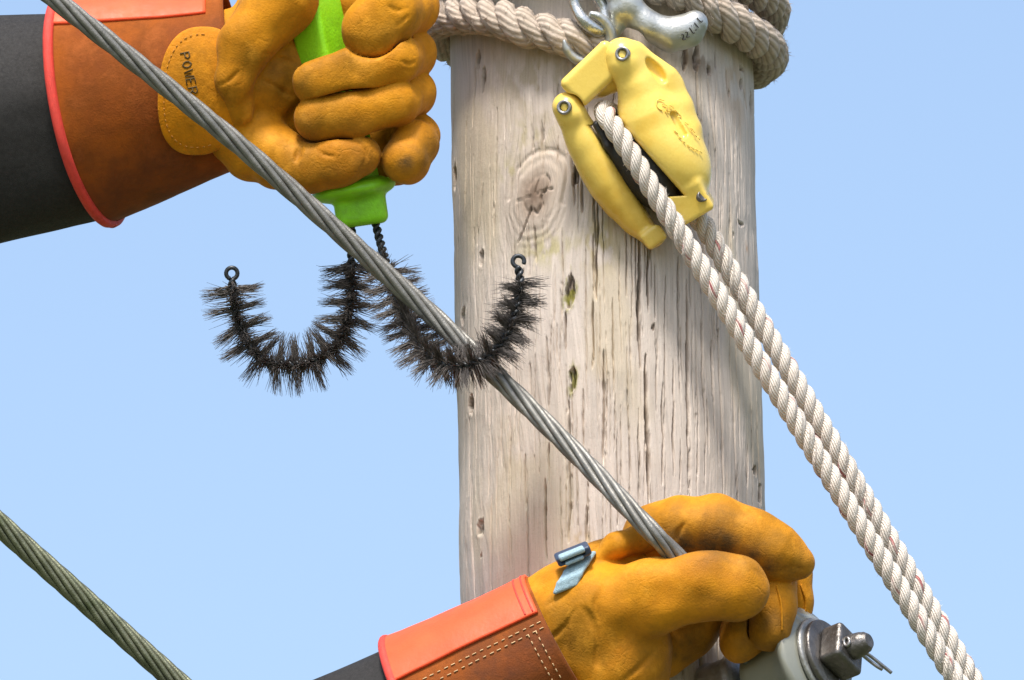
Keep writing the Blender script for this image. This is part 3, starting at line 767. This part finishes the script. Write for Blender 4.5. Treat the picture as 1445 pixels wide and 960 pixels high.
# bolt shank back to the pole
part('bolt_shank', tube(np.array([A0 - ad * 150, A0, A0 + ad * 225]), 15, 20), MAT['dark_steel'], ins)
part('clevis_cap', lathe(A0, ad, [(15, -36), (48, -36), (54, -32), (56, -24), (53, -19), (53, 8), (56, 12), (56, 20), (51, 25), (15, 26)], 48), MAT['dull_zinc'], ins)
part('insulator_bell', lathe(A0, ad, [(16, 34), (40, 36), (48, 42), (52, 54), (52, 72), (57, 96), (66, 112), (78, 124), (83, 130), (83, 136), (79, 140), (68, 143), (63, 146), (20, 147)], 64), MAT['glaze'], ins)
part('collar', lathe(A0, ad, [(20, 147.5), (58, 147.5), (61, 149), (61, 153), (57, 155), (20, 155.5)], 56), MAT['dull_zinc'], ins)
part('washer', lathe(A0, ad, [(14, 156), (53, 156), (55, 157.5), (55, 163), (53, 165), (14, 165.5)], 56), MAT['dark_steel'], ins)
# square-shouldered nut, bevelled
e1 = unit(np.cross(ad, (0, 1, 0))); e2 = np.cross(ad, e1)
s = Sculpt(tuple(A0 + ad * 183 - 60), tuple(A0 + ad * 183 + 60), 1.6)
nutc = A0 + ad * 183
th = math.radians(38)
M = np.stack([ad, e1 * math.cos(th) + e2 * math.sin(th), -e1 * math.sin(th) + e2 * math.cos(th)])
s.rbox(nutc, (18, 30, 30), M, 7, 0)
V, F = s.mesh(1); part('nut', (V, F), MAT['dark_steel'], ins, flip=True)
part('bolt_end', lathe(A0, ad, [(17, 190), (18.5, 192), (18.5, 206), (17, 218), (14, 226), (11, 230), (10, 231), (8, 230), (0.1, 230)], 32), MAT['dark_steel'], ins)
pc = A0 + ad * 205
hd = unit(np.cross(ad, (0.2, 0.9, 0.5)))
hd = unit((-0.25, -0.45, 0.86) - ad * (np.array((-0.25, -0.45, 0.86)) @ ad))
th_ = np.linspace(0, 2 * math.pi, 25)
pe1 = unit(ad); pe2 = np.cross(hd, pe1)
eye = np.array([pc + hd * 19.5 + 6.2 * (math.cos(a) * pe1 * 0.7 + math.sin(a) * pe2) for a in th_])
pin = part('cotter_pin', join([tube(eye, 2.4, 8), tube(resample([pc - hd * 16 + (2, 1, 0), (1226, 924, zi + 70), (1240, 935, zi + 66), (1256, 948, zi + 62)], 3)[0], 2.6, 8),
      tube(resample([pc - hd * 16 + (-2, 3, 0), (1224, 930, zi + 72), (1236, 939, zi + 70), (1243, 943, zi + 68)], 3)[0], 2.6, 8)]), MAT['screw'], ins)
part('tie_wire', tube(resample([(1036, 915, zi + 62), (1050, 930, zi + 58), (1058, 946, zi + 52), (1062, 985, zi + 40)], 4)[0], 5.5, 10), MAT['dark_steel'], ins)

# ------------------------------------------------------------------ the worker: two gloved arms
person = thing('person', (100, 190, 100), 200, 'worker in black sleeves and orange tan leather gloves reaching in from the left', 'person')

def grime_shade(V, spots):
    g = np.zeros(len(V))
    for x, y, z, r, a in spots:
        q = ((V[:, 0] - x) ** 2 + (V[:, 1] - y) ** 2 + 0.35 * (V[:, 2] - z) ** 2) / (r * r)
        g = np.maximum(g, a * np.exp(-q))
    return np.stack([g, g, g], 1)

def cone_shell(c0, r0, c1, r1, a0, a1, out, thick, tilt=0.0, s0=0.0, s1=1.0, na=72, ns=40, flare=0.0, wob=0.0, seed=0, zs=1.0):
    """part of a tapering tube: angle 0 = upper outline, 90 = facing the viewer, 180 = lower outline"""
    c0 = np.array(c0, float); c1 = np.array(c1, float); ax = unit(c1 - c0)
    e2 = unit(np.array((0, 0, 1.0)) - ax * ax[2]); e1 = np.cross(e2, ax); e1 = e1 if e1[1] < 0 else -e1; e2 = e2 * zs
    al = np.radians(np.linspace(a0, a1, na)); ss = np.linspace(s0, s1, ns)
    A, Sx = np.meshgrid(al, ss, indexing='ij')
    R = r0 + (r1 - r0) * Sx + flare * (1 - Sx) ** 3 + out
    if wob > 0: R = R + wob * (np.sin(A * 2 + seed + 3 * Sx) * 0.6 + np.sin(A * 5 + Sx * 5 + seed * 2) * 0.4 + 1.2 * (fbm(A * 2.2 + seed + 20, Sx * 4 + 3, 3) - 0.5))
    sh = -tilt * np.sin(A) * (r0 + 0 * R) * (1 - Sx)
    def pts(R):
        return (c0 + (c1 - c0) * Sx[..., None] + ax * sh[..., None] + R[..., None] * (np.cos(A)[..., None] * e1 + np.sin(A)[..., None] * e2))
    Po = pts(R).reshape(-1, 3); Pi = pts(R - thick).reshape(-1, 3)
    I = np.arange(na * ns).reshape(na, ns); n0 = na * ns
    F = np.stack([I[:-1, :-1], I[1:, :-1], I[1:, 1:], I[:-1, 1:]], -1).reshape(-1, 4)
    fl = [F, F[:, ::-1] + n0]
    for ed in (I[0], I[-1][::-1], I[:, 0][::-1], I[:, -1]):
        fl.append(np.stack([ed[:-1], ed[1:], ed[1:] + n0, ed[:-1] + n0], 1))
    uv = np.stack([A.ravel() / 6.283, Sx.ravel()], 1)
    V = np.vstack([Po, Pi])
    return V, np.concatenate(fl), np.vstack([uv, uv]), np.zeros((len(V), 3)), Po.reshape(na, ns, 3)

# ---- upper glove ---------------------------------------------------------------
ZU = 140
def up_pts(L): return [(x, y, z + ZU, r) for x, y, z, r in L]
s = Sculpt((225, -120, ZU - 150), (640, 300, ZU + 150), 2.2)
s.chain(up_pts([(250, 128, -30, 96), (330, 112, -30, 96), (370, 100, -40, 90)]), 20, 10, sc=(1, 1, 0.8))
s.rbox((430, 100, ZU - 62), (105, 148, 40), rot_axes((1, 0.10, 0)), 34, 30)
s.chain(up_pts([(338, 160, 40, 20), (330, 110, 56, 24), (346, 62, 52, 36), (396, 0, 30, 54)]), 20, 8)           # heel of the hand, little-finger side
s.chain(up_pts([(318, 150, 6, 34), (322, 185, 6, 34), (352, 215, 4, 40)]), 20, 14)
s.chain(up_pts([(398, 90, -72, 52), (398, 180, -62, 54)]), 20, 22)                             # hollow of the palm
# fingers: behind the handle, round the right side, tips to the left
fing = [
    [(450, 5, -60, 42), (548, -2, -62, 40), (580, 8, -12, 38), (548, 18, 46, 44), (524, 40, 58, 43)],
    [(450, 80, -66, 42), (545, 62, -70, 40), (576, 74, -20, 37), (556, 84, 50, 36), (500, 102, 72, 34.5), (442, 116, 66, 30)],
    [(450, 150, -66, 42), (540, 130, -70, 40), (582, 130, -14, 32), (558, 145, 48, 32), (500, 161, 62, 32), (446, 168, 56, 32)],
    [(450, 215, -60, 42), (545, 195, -64, 40), (588, 190, -22, 30), (584, 204, 24, 33), (573, 226, 44, 35)],
]
s.chain(up_pts([(352, 190, -4, 50), (392, 224, 22, 41), (430, 236, 42, 35), (478, 227, 54, 35), (507, 220, 52, 30)]), 12, 8)   # thumb
for i in (1, 0, 2, 3): s.chain(up_pts(fing[i]), 9, 2, gap=2.6, zg=ZU + 34)
s.chain(up_pts([(520, 236, -40, 30), (560, 232, -44, 28)]), 10, 12)
# the handle's room
s.chain([(430, -80, ZU + 2, 34), (512, 300, ZU + 2, 32)], 4, 4, True)
# creases: across the palm, over the knuckles, at the thumb joint
cr = [([(368, 112), (386, 120), (405, 132), (424, 140)], 3.0, 3.5), ([(372, 76), (396, 82), (424, 92)], 3.0, 3.5), ([(305, 122), (322, 116), (336, 102)], 2.2, 2.5),
      ([(560, 38), (570, 30), (580, 20)], 2.2, 3), ([(566, 86), (578, 92), (590, 86)], 2.0, 3), ([(568, 98), (582, 102), (592, 96)], 1.8, 3), ([(590, 152), (600, 168), (606, 186)], 2.0, 3), ([(497, 196), (512, 206), (517, 222), (512, 236)], 2.4, 3.0), ([(448, 212), (462, 220), (476, 220)], 2.2, 2.5),
      ([(424, 205), (421, 216), (418, 226)], 5, 4), ([(320, 72), (318, 110), (322, 160)], 1.6, 2.5), ([(545, 8), (560, 16), (575, 12)], 1.6, 2.5)]
s.flatten(ZU + 87, 20)
tmp, _ = s.mesh(0)
for L, r, k in cr:
    P, _ = resample([(x, y, 0) for x, y in L], 6)
    s.chain([(p[0], p[1], top_z(tmp, p[0], p[1], 3) - r * 0.3, r * (0.35 + 0.75 * math.sin(math.pi * (i + 0.5) / len(P)))) for i, p in enumerate(P)], 2, k * 0.7, True)
s.warp(0.9, 46, 21)
V, F = s.mesh(2); VU = V
g = grime_shade(V, [(574, 232, ZU + 78, 15, 0.9), (395, 110, ZU, 44, 0.35), (430, 190, ZU + 60, 24, 0.35), (420, 225, ZU + 60, 20, 0.3), (500, 185, ZU + 80, 30, 0.25), (545, 205, ZU + 50, 20, 0.7), (425, 120, ZU + 90, 14, 0.3), (430, 172, ZU + 88, 16, 0.4), (515, 228, ZU + 84, 20, 0.5), (600, 200, ZU + 40, 20, 0.35), (470, 250, ZU + 70, 26, 0.35), (560, 60, ZU + 80, 16, 0.2), (592, 222, ZU + 60, 22, 0.4), (512, 218, ZU + 92, 20, 0.45), (345, 110, ZU + 10, 30, 0.25), (470, 262, ZU + 10, 60, 0.3), (540, 258, ZU + 20, 34, 0.6), (440, 178, ZU + 95, 22, 0.2), (452, 60, ZU + 60, 30, 0.2)])
gu = part('glove', (V, F, None, g), MAT['glove'], person, flip=True, label='upper glove in a fist round a lime green handle')
# cuff, panel, binding
U0, UR0, U1, UR1 = (120, 150, 70), 165, (338, 106, 90), 126
V, F, uv, cl, G_ = cone_shell(U0, UR0, U1, UR1, -180, 180, 0, 6, 0.19, wob=3.0, seed=2, na=140, zs=0.8)
cl = grime_shade(V, [(150, 290, 180, 70, 0.5), (230, 255, 180, 60, 0.45), (300, 40, 200, 26, 0.4)])
part('cuff', (V, F, uv, cl), MAT['cuff'], gu, flip=True)
V, F, uv, cl, G2_ = cone_shell(U0, UR0, U1, UR1, -80, 42, 4.0, 5, 0.19, s1=0.90, wob=3.0, seed=2, na=80, zs=0.8)
part('orange_panel', (V, F, uv), MAT['vinyl'], gu, flip=True)
rim = G_[:, 0]
part('binding', tube(rim, 7.5, 12, False), MAT['binding'], gu)
# tongue-shaped pull tab lying on the cuff
s = Sculpt((205, 20, 80), (370, 240, 300), 1.8)
c0, c1 = np.array(U0, float), np.array(U1, float); axu = unit(c1 - c0); Lu = np.linalg.norm(c1 - c0)
def tabfn(P):
    q = P - c0.astype(np.float32); t = q @ axu.astype(np.float32)
    rad = np.sqrt((((q - t[..., None] * axu.astype(np.float32)) / np.array((1, 1, 0.8), np.float32)) ** 2).sum(-1)); r = UR0 + (UR1 - UR0) * t / Lu
    shell = np.abs(rad - r - 7 - 4 * smooth01(P[..., 0], 260, 340)) - 3.4
    x = P[..., 0] - 281; y = P[..., 1] - 128
    e = ((np.abs(x + 0.06 * y) / 58) ** 2.5 + (np.abs(y) / 91) ** 2.5) ** 0.4
    out = (e - 1) * 80
    d_ = -smin(-shell, -out, 3) if False else np.maximum(shell, out)
    return d_.astype(np.float32)
s.put((205, 20, 120), (370, 240, 300), tabfn, 0)
V, F = s.mesh(3); VT = V
g = grime_shade(V, [(330, 120, 230, 22, 0.35), (300, 205, 220, 30, 0.25)])
part('pull_tab', (V, F, None, g), MAT['tab'], gu, flip=True)
# printed word on the tab, reading downwards
GL = {'P': [[(0, 0), (0, 10)], [(0, 0), (5, 0), (7, 2.5), (5, 5), (0, 5)]], 'O': [[(1, 2), (0, 5), (1, 8), (3.5, 10), (6, 8), (7, 5), (6, 2), (3.5, 0), (1, 2)]], 'W': [[(0, 0), (2, 10), (4, 3), (6, 10), (8, 0)]],
      'E': [[(6, 0), (0, 0), (0, 10), (6, 10)], [(0, 5), (5, 5)]], 'R': [[(0, 10), (0, 0), (5, 0), (7, 2.5), (5, 5), (0, 5)], [(3, 5), (7, 10)]]}
ln = []; adv = unit((0.22, 0.975, 0))[:2]; upv = np.array((adv[1], -adv[0])); pos = 0.0
for ch in "POWER":
    for L in GL[ch]:
        ln.append([tuple(np.array((254, 76)) + adv * (pos + p[0] * 1.25) + upv * ((10 - p[1]) * 1.25)) for p in L])
    pos += 12.6
ln = [[tuple(p) for p in L] for L in ln]
part('printed_word', join([tube(np.array([(p[0], p[1], top_z(VT, p[0], p[1], 3) + 0.2) for p in L]), 1.15, 6) for L in ln]), MAT['ink'], gu)
# edge stitching of the tab
tb = []
for a in np.radians(np.linspace(70, 275, 60)):
    e = 72; x = 281 + 49 * np.sign(math.cos(a)) * abs(math.cos(a)) ** 0.8 * 1.0; y = 128 + 80 * np.sign(math.sin(a)) * abs(math.sin(a)) ** 0.8
    x -= 0.06 * (y - 128); tb.append((x, y, top_z(VT, x, y, 3) + 0.3))
part('stitching', join([tube(q, 0.7, 5) for q in dashes(tb, 5, 3.5)]), MAT['thread_dull'], gu)
# sleeve
V, F, uv, cl, _g = cone_shell((-520, 250, 10), 215, (150, 160, 74), 139, -180, 180, 0, 8, 0, wob=6.0, seed=5, na=120, zs=0.74, ns=70)
part('sleeve', (V, F, uv), MAT['sleeve'], person, flip=True)

# ---- lower glove ---------------------------------------------------------------
ZL = 440
def lo_pts(L): return [(x, y, z + ZL, r) for x, y, z, r in L]
s = Sculpt((730, 660, ZL - 150), (1170, 1080, ZL + 130), 2.2)
s.chain(lo_pts([(760, 905, -20, 92), (820, 880, -14, 92), (850, 900, -10, 90)]), 20, 10, sc=(1, 1, 0.85))
s.chain(lo_pts([(850, 862, -6, 78), (856, 930, -10, 82), (850, 990, -14, 80)]), 20, 20)
s.chain(lo_pts([(800, 835, -30, 40), (852, 800, -36, 38), (900, 775, -36, 36)]), 20, 18)
s.chain(lo_pts([(846, 783, 18, 9), (868, 765, 14, 17), (905, 755, -2, 20), (935, 762, -16, 18)]), 14, 5)      # fold of leather at the thumb crotch
s.chain(lo_pts([(925, 905, -74, 50), (962, 880, -84, 46), (1000, 850, -90, 40)]), 16, 10)                     # far side of the palm
s.chain(lo_pts([(1060, 790, -110, 34), (1112, 806, -100, 30), (1119, 846, -92, 25), (1118, 868, -88, 23)]), 8, 2.5, gap=3.4, zg=ZL - 110) # little finger
s.chain(lo_pts([(1030, 800, -90, 36), (1066, 850, -64, 34), (1046, 890, -36, 34), (1040, 903, -30, 28)]), 8, 2.5, gap=3.4, zg=ZL - 90)   # ring finger
s.chain(lo_pts([(1040, 780, -70, 36), (1088, 800, -52, 34), (1086, 850, -18, 32), (1082, 884, -10, 30)]), 8, 2.5, gap=3.4, zg=ZL - 70)   # middle finger
s.chain(lo_pts([(918, 752, -34, 42), (958, 742, -26, 43), (1010, 740, -20, 42), (1056, 756, -14, 40), (1094, 776, -8, 36), (1122, 792, -8, 23)]), 14, 3, gap=3.6, zg=ZL - 60)   # index finger
s.chain(lo_pts([(1085, 792, -4, 22), (1105, 800, -4, 14)]), 6, 12)
s.chain(lo_pts([(1000, 820, 56, 44), (1032, 824, 52, 44)]), 10, 6, gap=3.2, zg=ZL - 60)
s.chain(lo_pts([(848, 862, 22, 62), (915, 838, 44, 52), (985, 821, 56, 44), (1032, 824, 52, 44)]), 16, 12, gap=0)  # thumb
cr = [([(800, 868), (790, 882), (770, 900)], 3, 4), ([(812, 850), (800, 872), (796, 905)], 2.5, 4), ([(770, 850), (785, 838), (800, 828)], 2.5, 3.5), ([(1052, 790), (1068, 806), (1076, 824)], 1.8, 3), ([(955, 768), (952, 752), (962, 735)], 3, 5), ([(1092, 804), (1112, 796), (1132, 800)], 2.2, 3.5),
      ([(1092, 818), (1098, 850), (1099, 880)], 1.4, 2), ([(1124, 820), (1132, 846), (1130, 876)], 1.4, 2), ([(822, 852), (838, 880), (840, 930)], 3, 7), ([(878, 950), (905, 930), (925, 908)], 3, 6), ([(845, 822), (838, 845), (842, 870)], 2.5, 5), ([(820, 822), (850, 805), (880, 790)], 1.6, 2.5)]
s.flatten(ZL + 90, 26)
tmp, _ = s.mesh(0)
for L, r, k in cr:
    P, _ = resample([(x, y, 0) for x, y in L], 6)
    s.chain([(p[0], p[1], top_z(tmp, p[0], p[1], 3) - r * 0.3, r * (0.35 + 0.75 * math.sin(math.pi * (i + 0.5) / len(P)))) for i, p in enumerate(P)], 2, k * 0.7, True)
s.warp(1.0, 52, 33)
V, F = s.mesh(2); VL = V
g = grime_shade(V, [(962, 764, ZL + 14, 24, 1.1), (992, 762, ZL + 22, 24, 1.1), (1022, 766, ZL + 24, 24, 1.1), (1052, 778, ZL + 24, 22, 1.1), (1080, 796, ZL + 20, 20, 0.9), (1010, 742, ZL + 24, 22, 0.4), (1062, 846, ZL + 80, 26, 0.4), (1000, 850, ZL + 90, 40, 0.25), (1120, 800, ZL + 10, 24, 0.45), (1085, 870, ZL + 16, 26, 0.5), (1045, 910, ZL, 26, 0.5), (900, 900, ZL + 70, 40, 0.2), (800, 900, ZL + 70, 30, 0.2), (1000, 768, ZL + 22, 44, 0.9), (950, 768, ZL + 10, 34, 0.9), (1050, 784, ZL + 24, 34, 0.8), (1030, 850, ZL - 10, 40, 0.85), (1060, 820, ZL - 10, 30, 0.6), (1040, 800, ZL + 96, 26, 0.25), (1108, 806, ZL + 16, 20, 0.5), (1088, 900, ZL + 10, 22, 0.5), (960, 905, ZL - 40, 46, 0.75), (910, 775, ZL + 8, 22, 0.55), (870, 905, ZL + 70, 40, 0.12), (1020, 735, ZL + 22, 26, 0.25)])  # handling dirt, with shade painted in under the index finger and far palm
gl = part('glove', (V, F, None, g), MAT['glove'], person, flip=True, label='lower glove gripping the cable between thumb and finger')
for L in ([(1091, 822), (1097, 850), (1098, 884)], [(1126, 822), (1133, 846), (1131, 872)]):
    q = strokes_on(VL, [L], 1.7, -0.8); part('seam', (q[0], q[1], None, np.zeros((len(q[0]), 3))), MAT['glove'], gl)
L0, LR0, L1, LR1 = (604, 1010, 400), 126, (797, 906, 418), 108
V, F, uv, cl, G_ = cone_shell(L0, LR0, L1, LR1, -180, 180, 0, 6, 0.06, wob=2.0, seed=4, na=140)
cl = grime_shade(V, [(700, 950, 500, 80, 0.6), (760, 900, 500, 40, 0.6), (640, 960, 500, 40, 0.4)])
part('cuff', (V, F, uv, cl), MAT['cuff'], gl, flip=True)
V, F, uv, cl, G2_ = cone_shell(L0, LR0, L1, LR1, -70, 56, 4.5, 5, 0.06, s1=0.985, wob=2.0, seed=4, na=80)
part('orange_panel', (V, F, uv), MAT['vinyl'], gl, flip=True)
part('binding', tube(G_[:, 0], 7, 12, False), MAT['binding'], gl)
i0 = int(140 * (180 + 64) / 360); i1 = int(140 * (180 + 68) / 360)
st = dashes(G_[i0, 3:-1] + (0, 0, 1.2), 7, 4) + dashes(G_[i1, 3:-1] + (0, 0, 1.2), 7, 4) + dashes(G_[i1:i1 + 40, -4] + (0, 0, 1.2), 6, 4) + dashes(G_[i1:i1 + 40, -6] + (0, 0, 1.2), 6, 4)
part('stitching', join([tube(q, 0.8, 5) for q in st]), MAT['thread'], gl)
rib = [G2_[k0:-1, j] for j, k0 in ((-2, 30), (-4, 30))]
part('panel_seam', join([tube(q, 1.3, 6) for q in rib]), MAT['binding'], gl)
V, F, uv, cl, _g = cone_shell((60, 1262, 330), 138, (680, 968, 408), 104, -180, 180, 0, 8, 0, wob=5.0, seed=8, na=120)
part('sleeve', (V, F, uv), MAT['sleeve'], person, flip=True)
# strap and buckle at the wrist
sz = lambda x, y: top_z(VL, x, y, 4)
s = Sculpt((760, 740, ZL - 80), (860, 850, ZL + 120), 1.4)
bz = sz(812, 800)
Pst = [(822, 782, sz(824, 796) - 20, 3), (812, 796, sz(812, 800), 3), (802, 812, sz(802, 814) + 2, 3), (797, 824, sz(797, 824) + 1, 3)]
for off in np.linspace(-16, 16, 13):
    s.chain([(x + off * 0.92, y - off * 0.38, z, r) for x, y, z, r in Pst], 3, 2)
V, F = s.mesh(1); part('strap', (V, F), MAT['strap'], gl, flip=True)
s = Sculpt((765, 735, ZL - 100), (855, 815, ZL + 100), 1.3)
bc = (807, 777, bz - 4)
M = rot_axes((0.92, -0.37, -0.05), (0.1, 0.3, 0.95))
s.rbox(bc, (25, 7, 14), M, 3.5, 0)
s.rbox(np.array(bc) + M[2] * 14 - M[0] * 2, (18, 3, 6), M, 2, 1, True)
V, F = s.mesh(1); bk = part('buckle', (V, F), MAT['buckle'], gl, flip=True)
s = Sculpt((765, 735, ZL - 100), (855, 815, ZL + 100), 1.3)
s.rbox(np.array(bc) + M[2] * 10 - M[0] * 2 - M[1] * 5, (19, 3.6, 8), M, 2.5, 0)
s.rbox(np.array(bc) + M[2] * 10 - M[0] * 2 + M[1] * 5, (14, 2.6, 7.5), M, 2, 0)
V, F = s.mesh(1); part('strap_end', (V, F), MAT['strap'], bk, flip=True)

# ------------------------------------------------------------------ cable brush
ZH = ZU + 2
brush = thing('cable_brush', (500, 300, ZH), ZH, 'lime green handled brush with two U shaped wire bristle loops', 'brush')
s = Sculpt((340, -240, ZH - 70), (600, 345, ZH + 80), 1.9)
s.rbox((450, 40, ZH), (240, 27, 33), rot_axes((0.215, 0.975, 0), (-0.55, 0.1, 0.83)), 7, 0)
s.chain([(452, 60, ZH, 26), (504, 275, ZH, 28)], 10, 8)
V, F = s.mesh(2); part('handle', (V, F), MAT['green'], brush, flip=True)
s = Sculpt((420, 240, ZH - 70), (580, 345, ZH + 70), 1.6)
s.ell((499, 268, ZH), (60, 18, 52), rot_axes((0.985, -0.17, 0)), 4)
s.rbox((509, 294, ZH), (37, 25, 30), rot_axes((0.985, -0.14, 0)), 11, 6)
V, F = s.mesh(2); part('ferrule', (V, F), MAT['green'], brush, flip=True)

def u_brush(path, end, seed, r0=46):
    r = np.random.default_rng(seed)
    Q, s_ = resample(path, 3); T, N, B = frames(Q)
    st, _, _ = laid(path, 2, 3.4, 3.3, 22, -1, 8, 2)
    stem = part('twisted_stem', join(st), MAT['stem'], brush)
    # end eye
    e = Q[-1]; td = T[-1]; sd = unit(np.cross(td, (0, 0, 1)))
    c = e + td * 8
    eye = np.array([c + 8.0 * (math.cos(a) * sd + math.sin(a) * td) for a in np.linspace(-1.2, end, 22)])
    part('end_loop', tube(eye, 3.2, 10), MAT['stem'], stem)
    return Q, s_, T, N, B, stem
def bristles(Q, s_, T, N, B, i0, i1, n, seed, stem, r0=43, pitch=52.0):
    r = np.random.default_rng(seed)
    u = r.uniform(i0, i1, n); k = np.clip((u * (len(Q) - 1)).astype(int), 0, len(Q) - 2)
    ss = s_[k]
    # fibres lie on the helicoid of the twisted wire, so they read as separate tufts from the side
    order = r.random(n) < 0.80
    tq = np.round(ss / (pitch / 4)) * (pitch / 4)
    base_a = 2 * math.pi * tq / pitch + math.pi / 2 + math.pi * r.integers(0, 2, n)
    sq = np.clip(tq + r.normal(0, 2.6, n), 0, s_[-1])
    k = np.where(order, np.clip((sq / s_[-1] * (len(Q) - 1)).astype(int), 0, len(Q) - 2), k)
    a = np.where(order, base_a + r.normal(0, 0.085, n), r.uniform(0, 2 * math.pi, n))
    dirs = np.cos(a)[:, None] * N[k] + np.sin(a)[:, None] * B[k] + T[k] * r.normal(0, 0.06, n)[:, None] + 0.10 * (vnoise(np.round(tq) * 0.37, base_a) - 0.5)[:, None] * T[k] * 6 + np.array((0.02, 0.12, 0))
    L = r0 * r.uniform(0.72, 1.08, n) * np.where(r.random(n) < 0.25, 0.62, 1)
    root = Q[k] + (np.cos(a)[:, None] * N[k] + np.sin(a)[:, None] * B[k]) * 2
    part('bristles', hairs(root, dirs, L, r.uniform(0.6, 0.9, n), r.normal(0, 0.10, n)), MAT['bristle'], stem, kind='stuff')
    # short dense fibres round the core
    n2 = int(n * 0.75); k2 = r.integers(int(i0 * len(Q)), int(i1 * len(Q)) - 1, n2); a2 = r.uniform(0, 6.28, n2)
    d2 = np.cos(a2)[:, None] * N[k2] + np.sin(a2)[:, None] * B[k2] + T[k2] * r.normal(0, 0.3, n2)[:, None]
    part('bristles', hairs(Q[k2], d2, r.uniform(7, 20, n2), 0.9, r.normal(0, 0.2, n2)), MAT['bristle'], stem, kind='stuff')
pL = [(497, 300, ZH), (496, 345, ZH + 4), (496, 385, ZH + 10), (494, 430, ZH + 18), (479, 481, ZH + 26), (446, 508, ZH + 30), (405, 515, ZH + 30), (365, 503, ZH + 26), (340, 462, ZH + 22), (330, 425, ZH + 20), (328, 394, ZH + 20)]
Q_, s_, T_, N_, B_, stm = u_brush(pL, 4.6, 3)
bristles(Q_, s_, T_, N_, B_, 0.17, 0.985, 3800, 3, stm)
pR = [(527, 300, ZH), (535, 335, ZH + 14), (545, 370, ZH + 40), (556, 405, ZH + 72), (573, 446, ZH + 120), (598, 492, ZH + 185), (632, 514, ZH + 222), (668, 513, ZH + 232), (704, 490, ZH + 226), (725, 450, ZH + 212), (734, 412, ZH + 200), (732, 378, ZH + 192)]
Q_, s_, T_, N_, B_, stm = u_brush(pR, 3.7, 5)
bristles(Q_, s_, T_, N_, B_, 0.17, 0.965, 4200, 6, stm)
for o in bpy.data.objects:
    for k in ('zref', 'ox', 'oy', 'oz'):
        if k in o: del o[k]
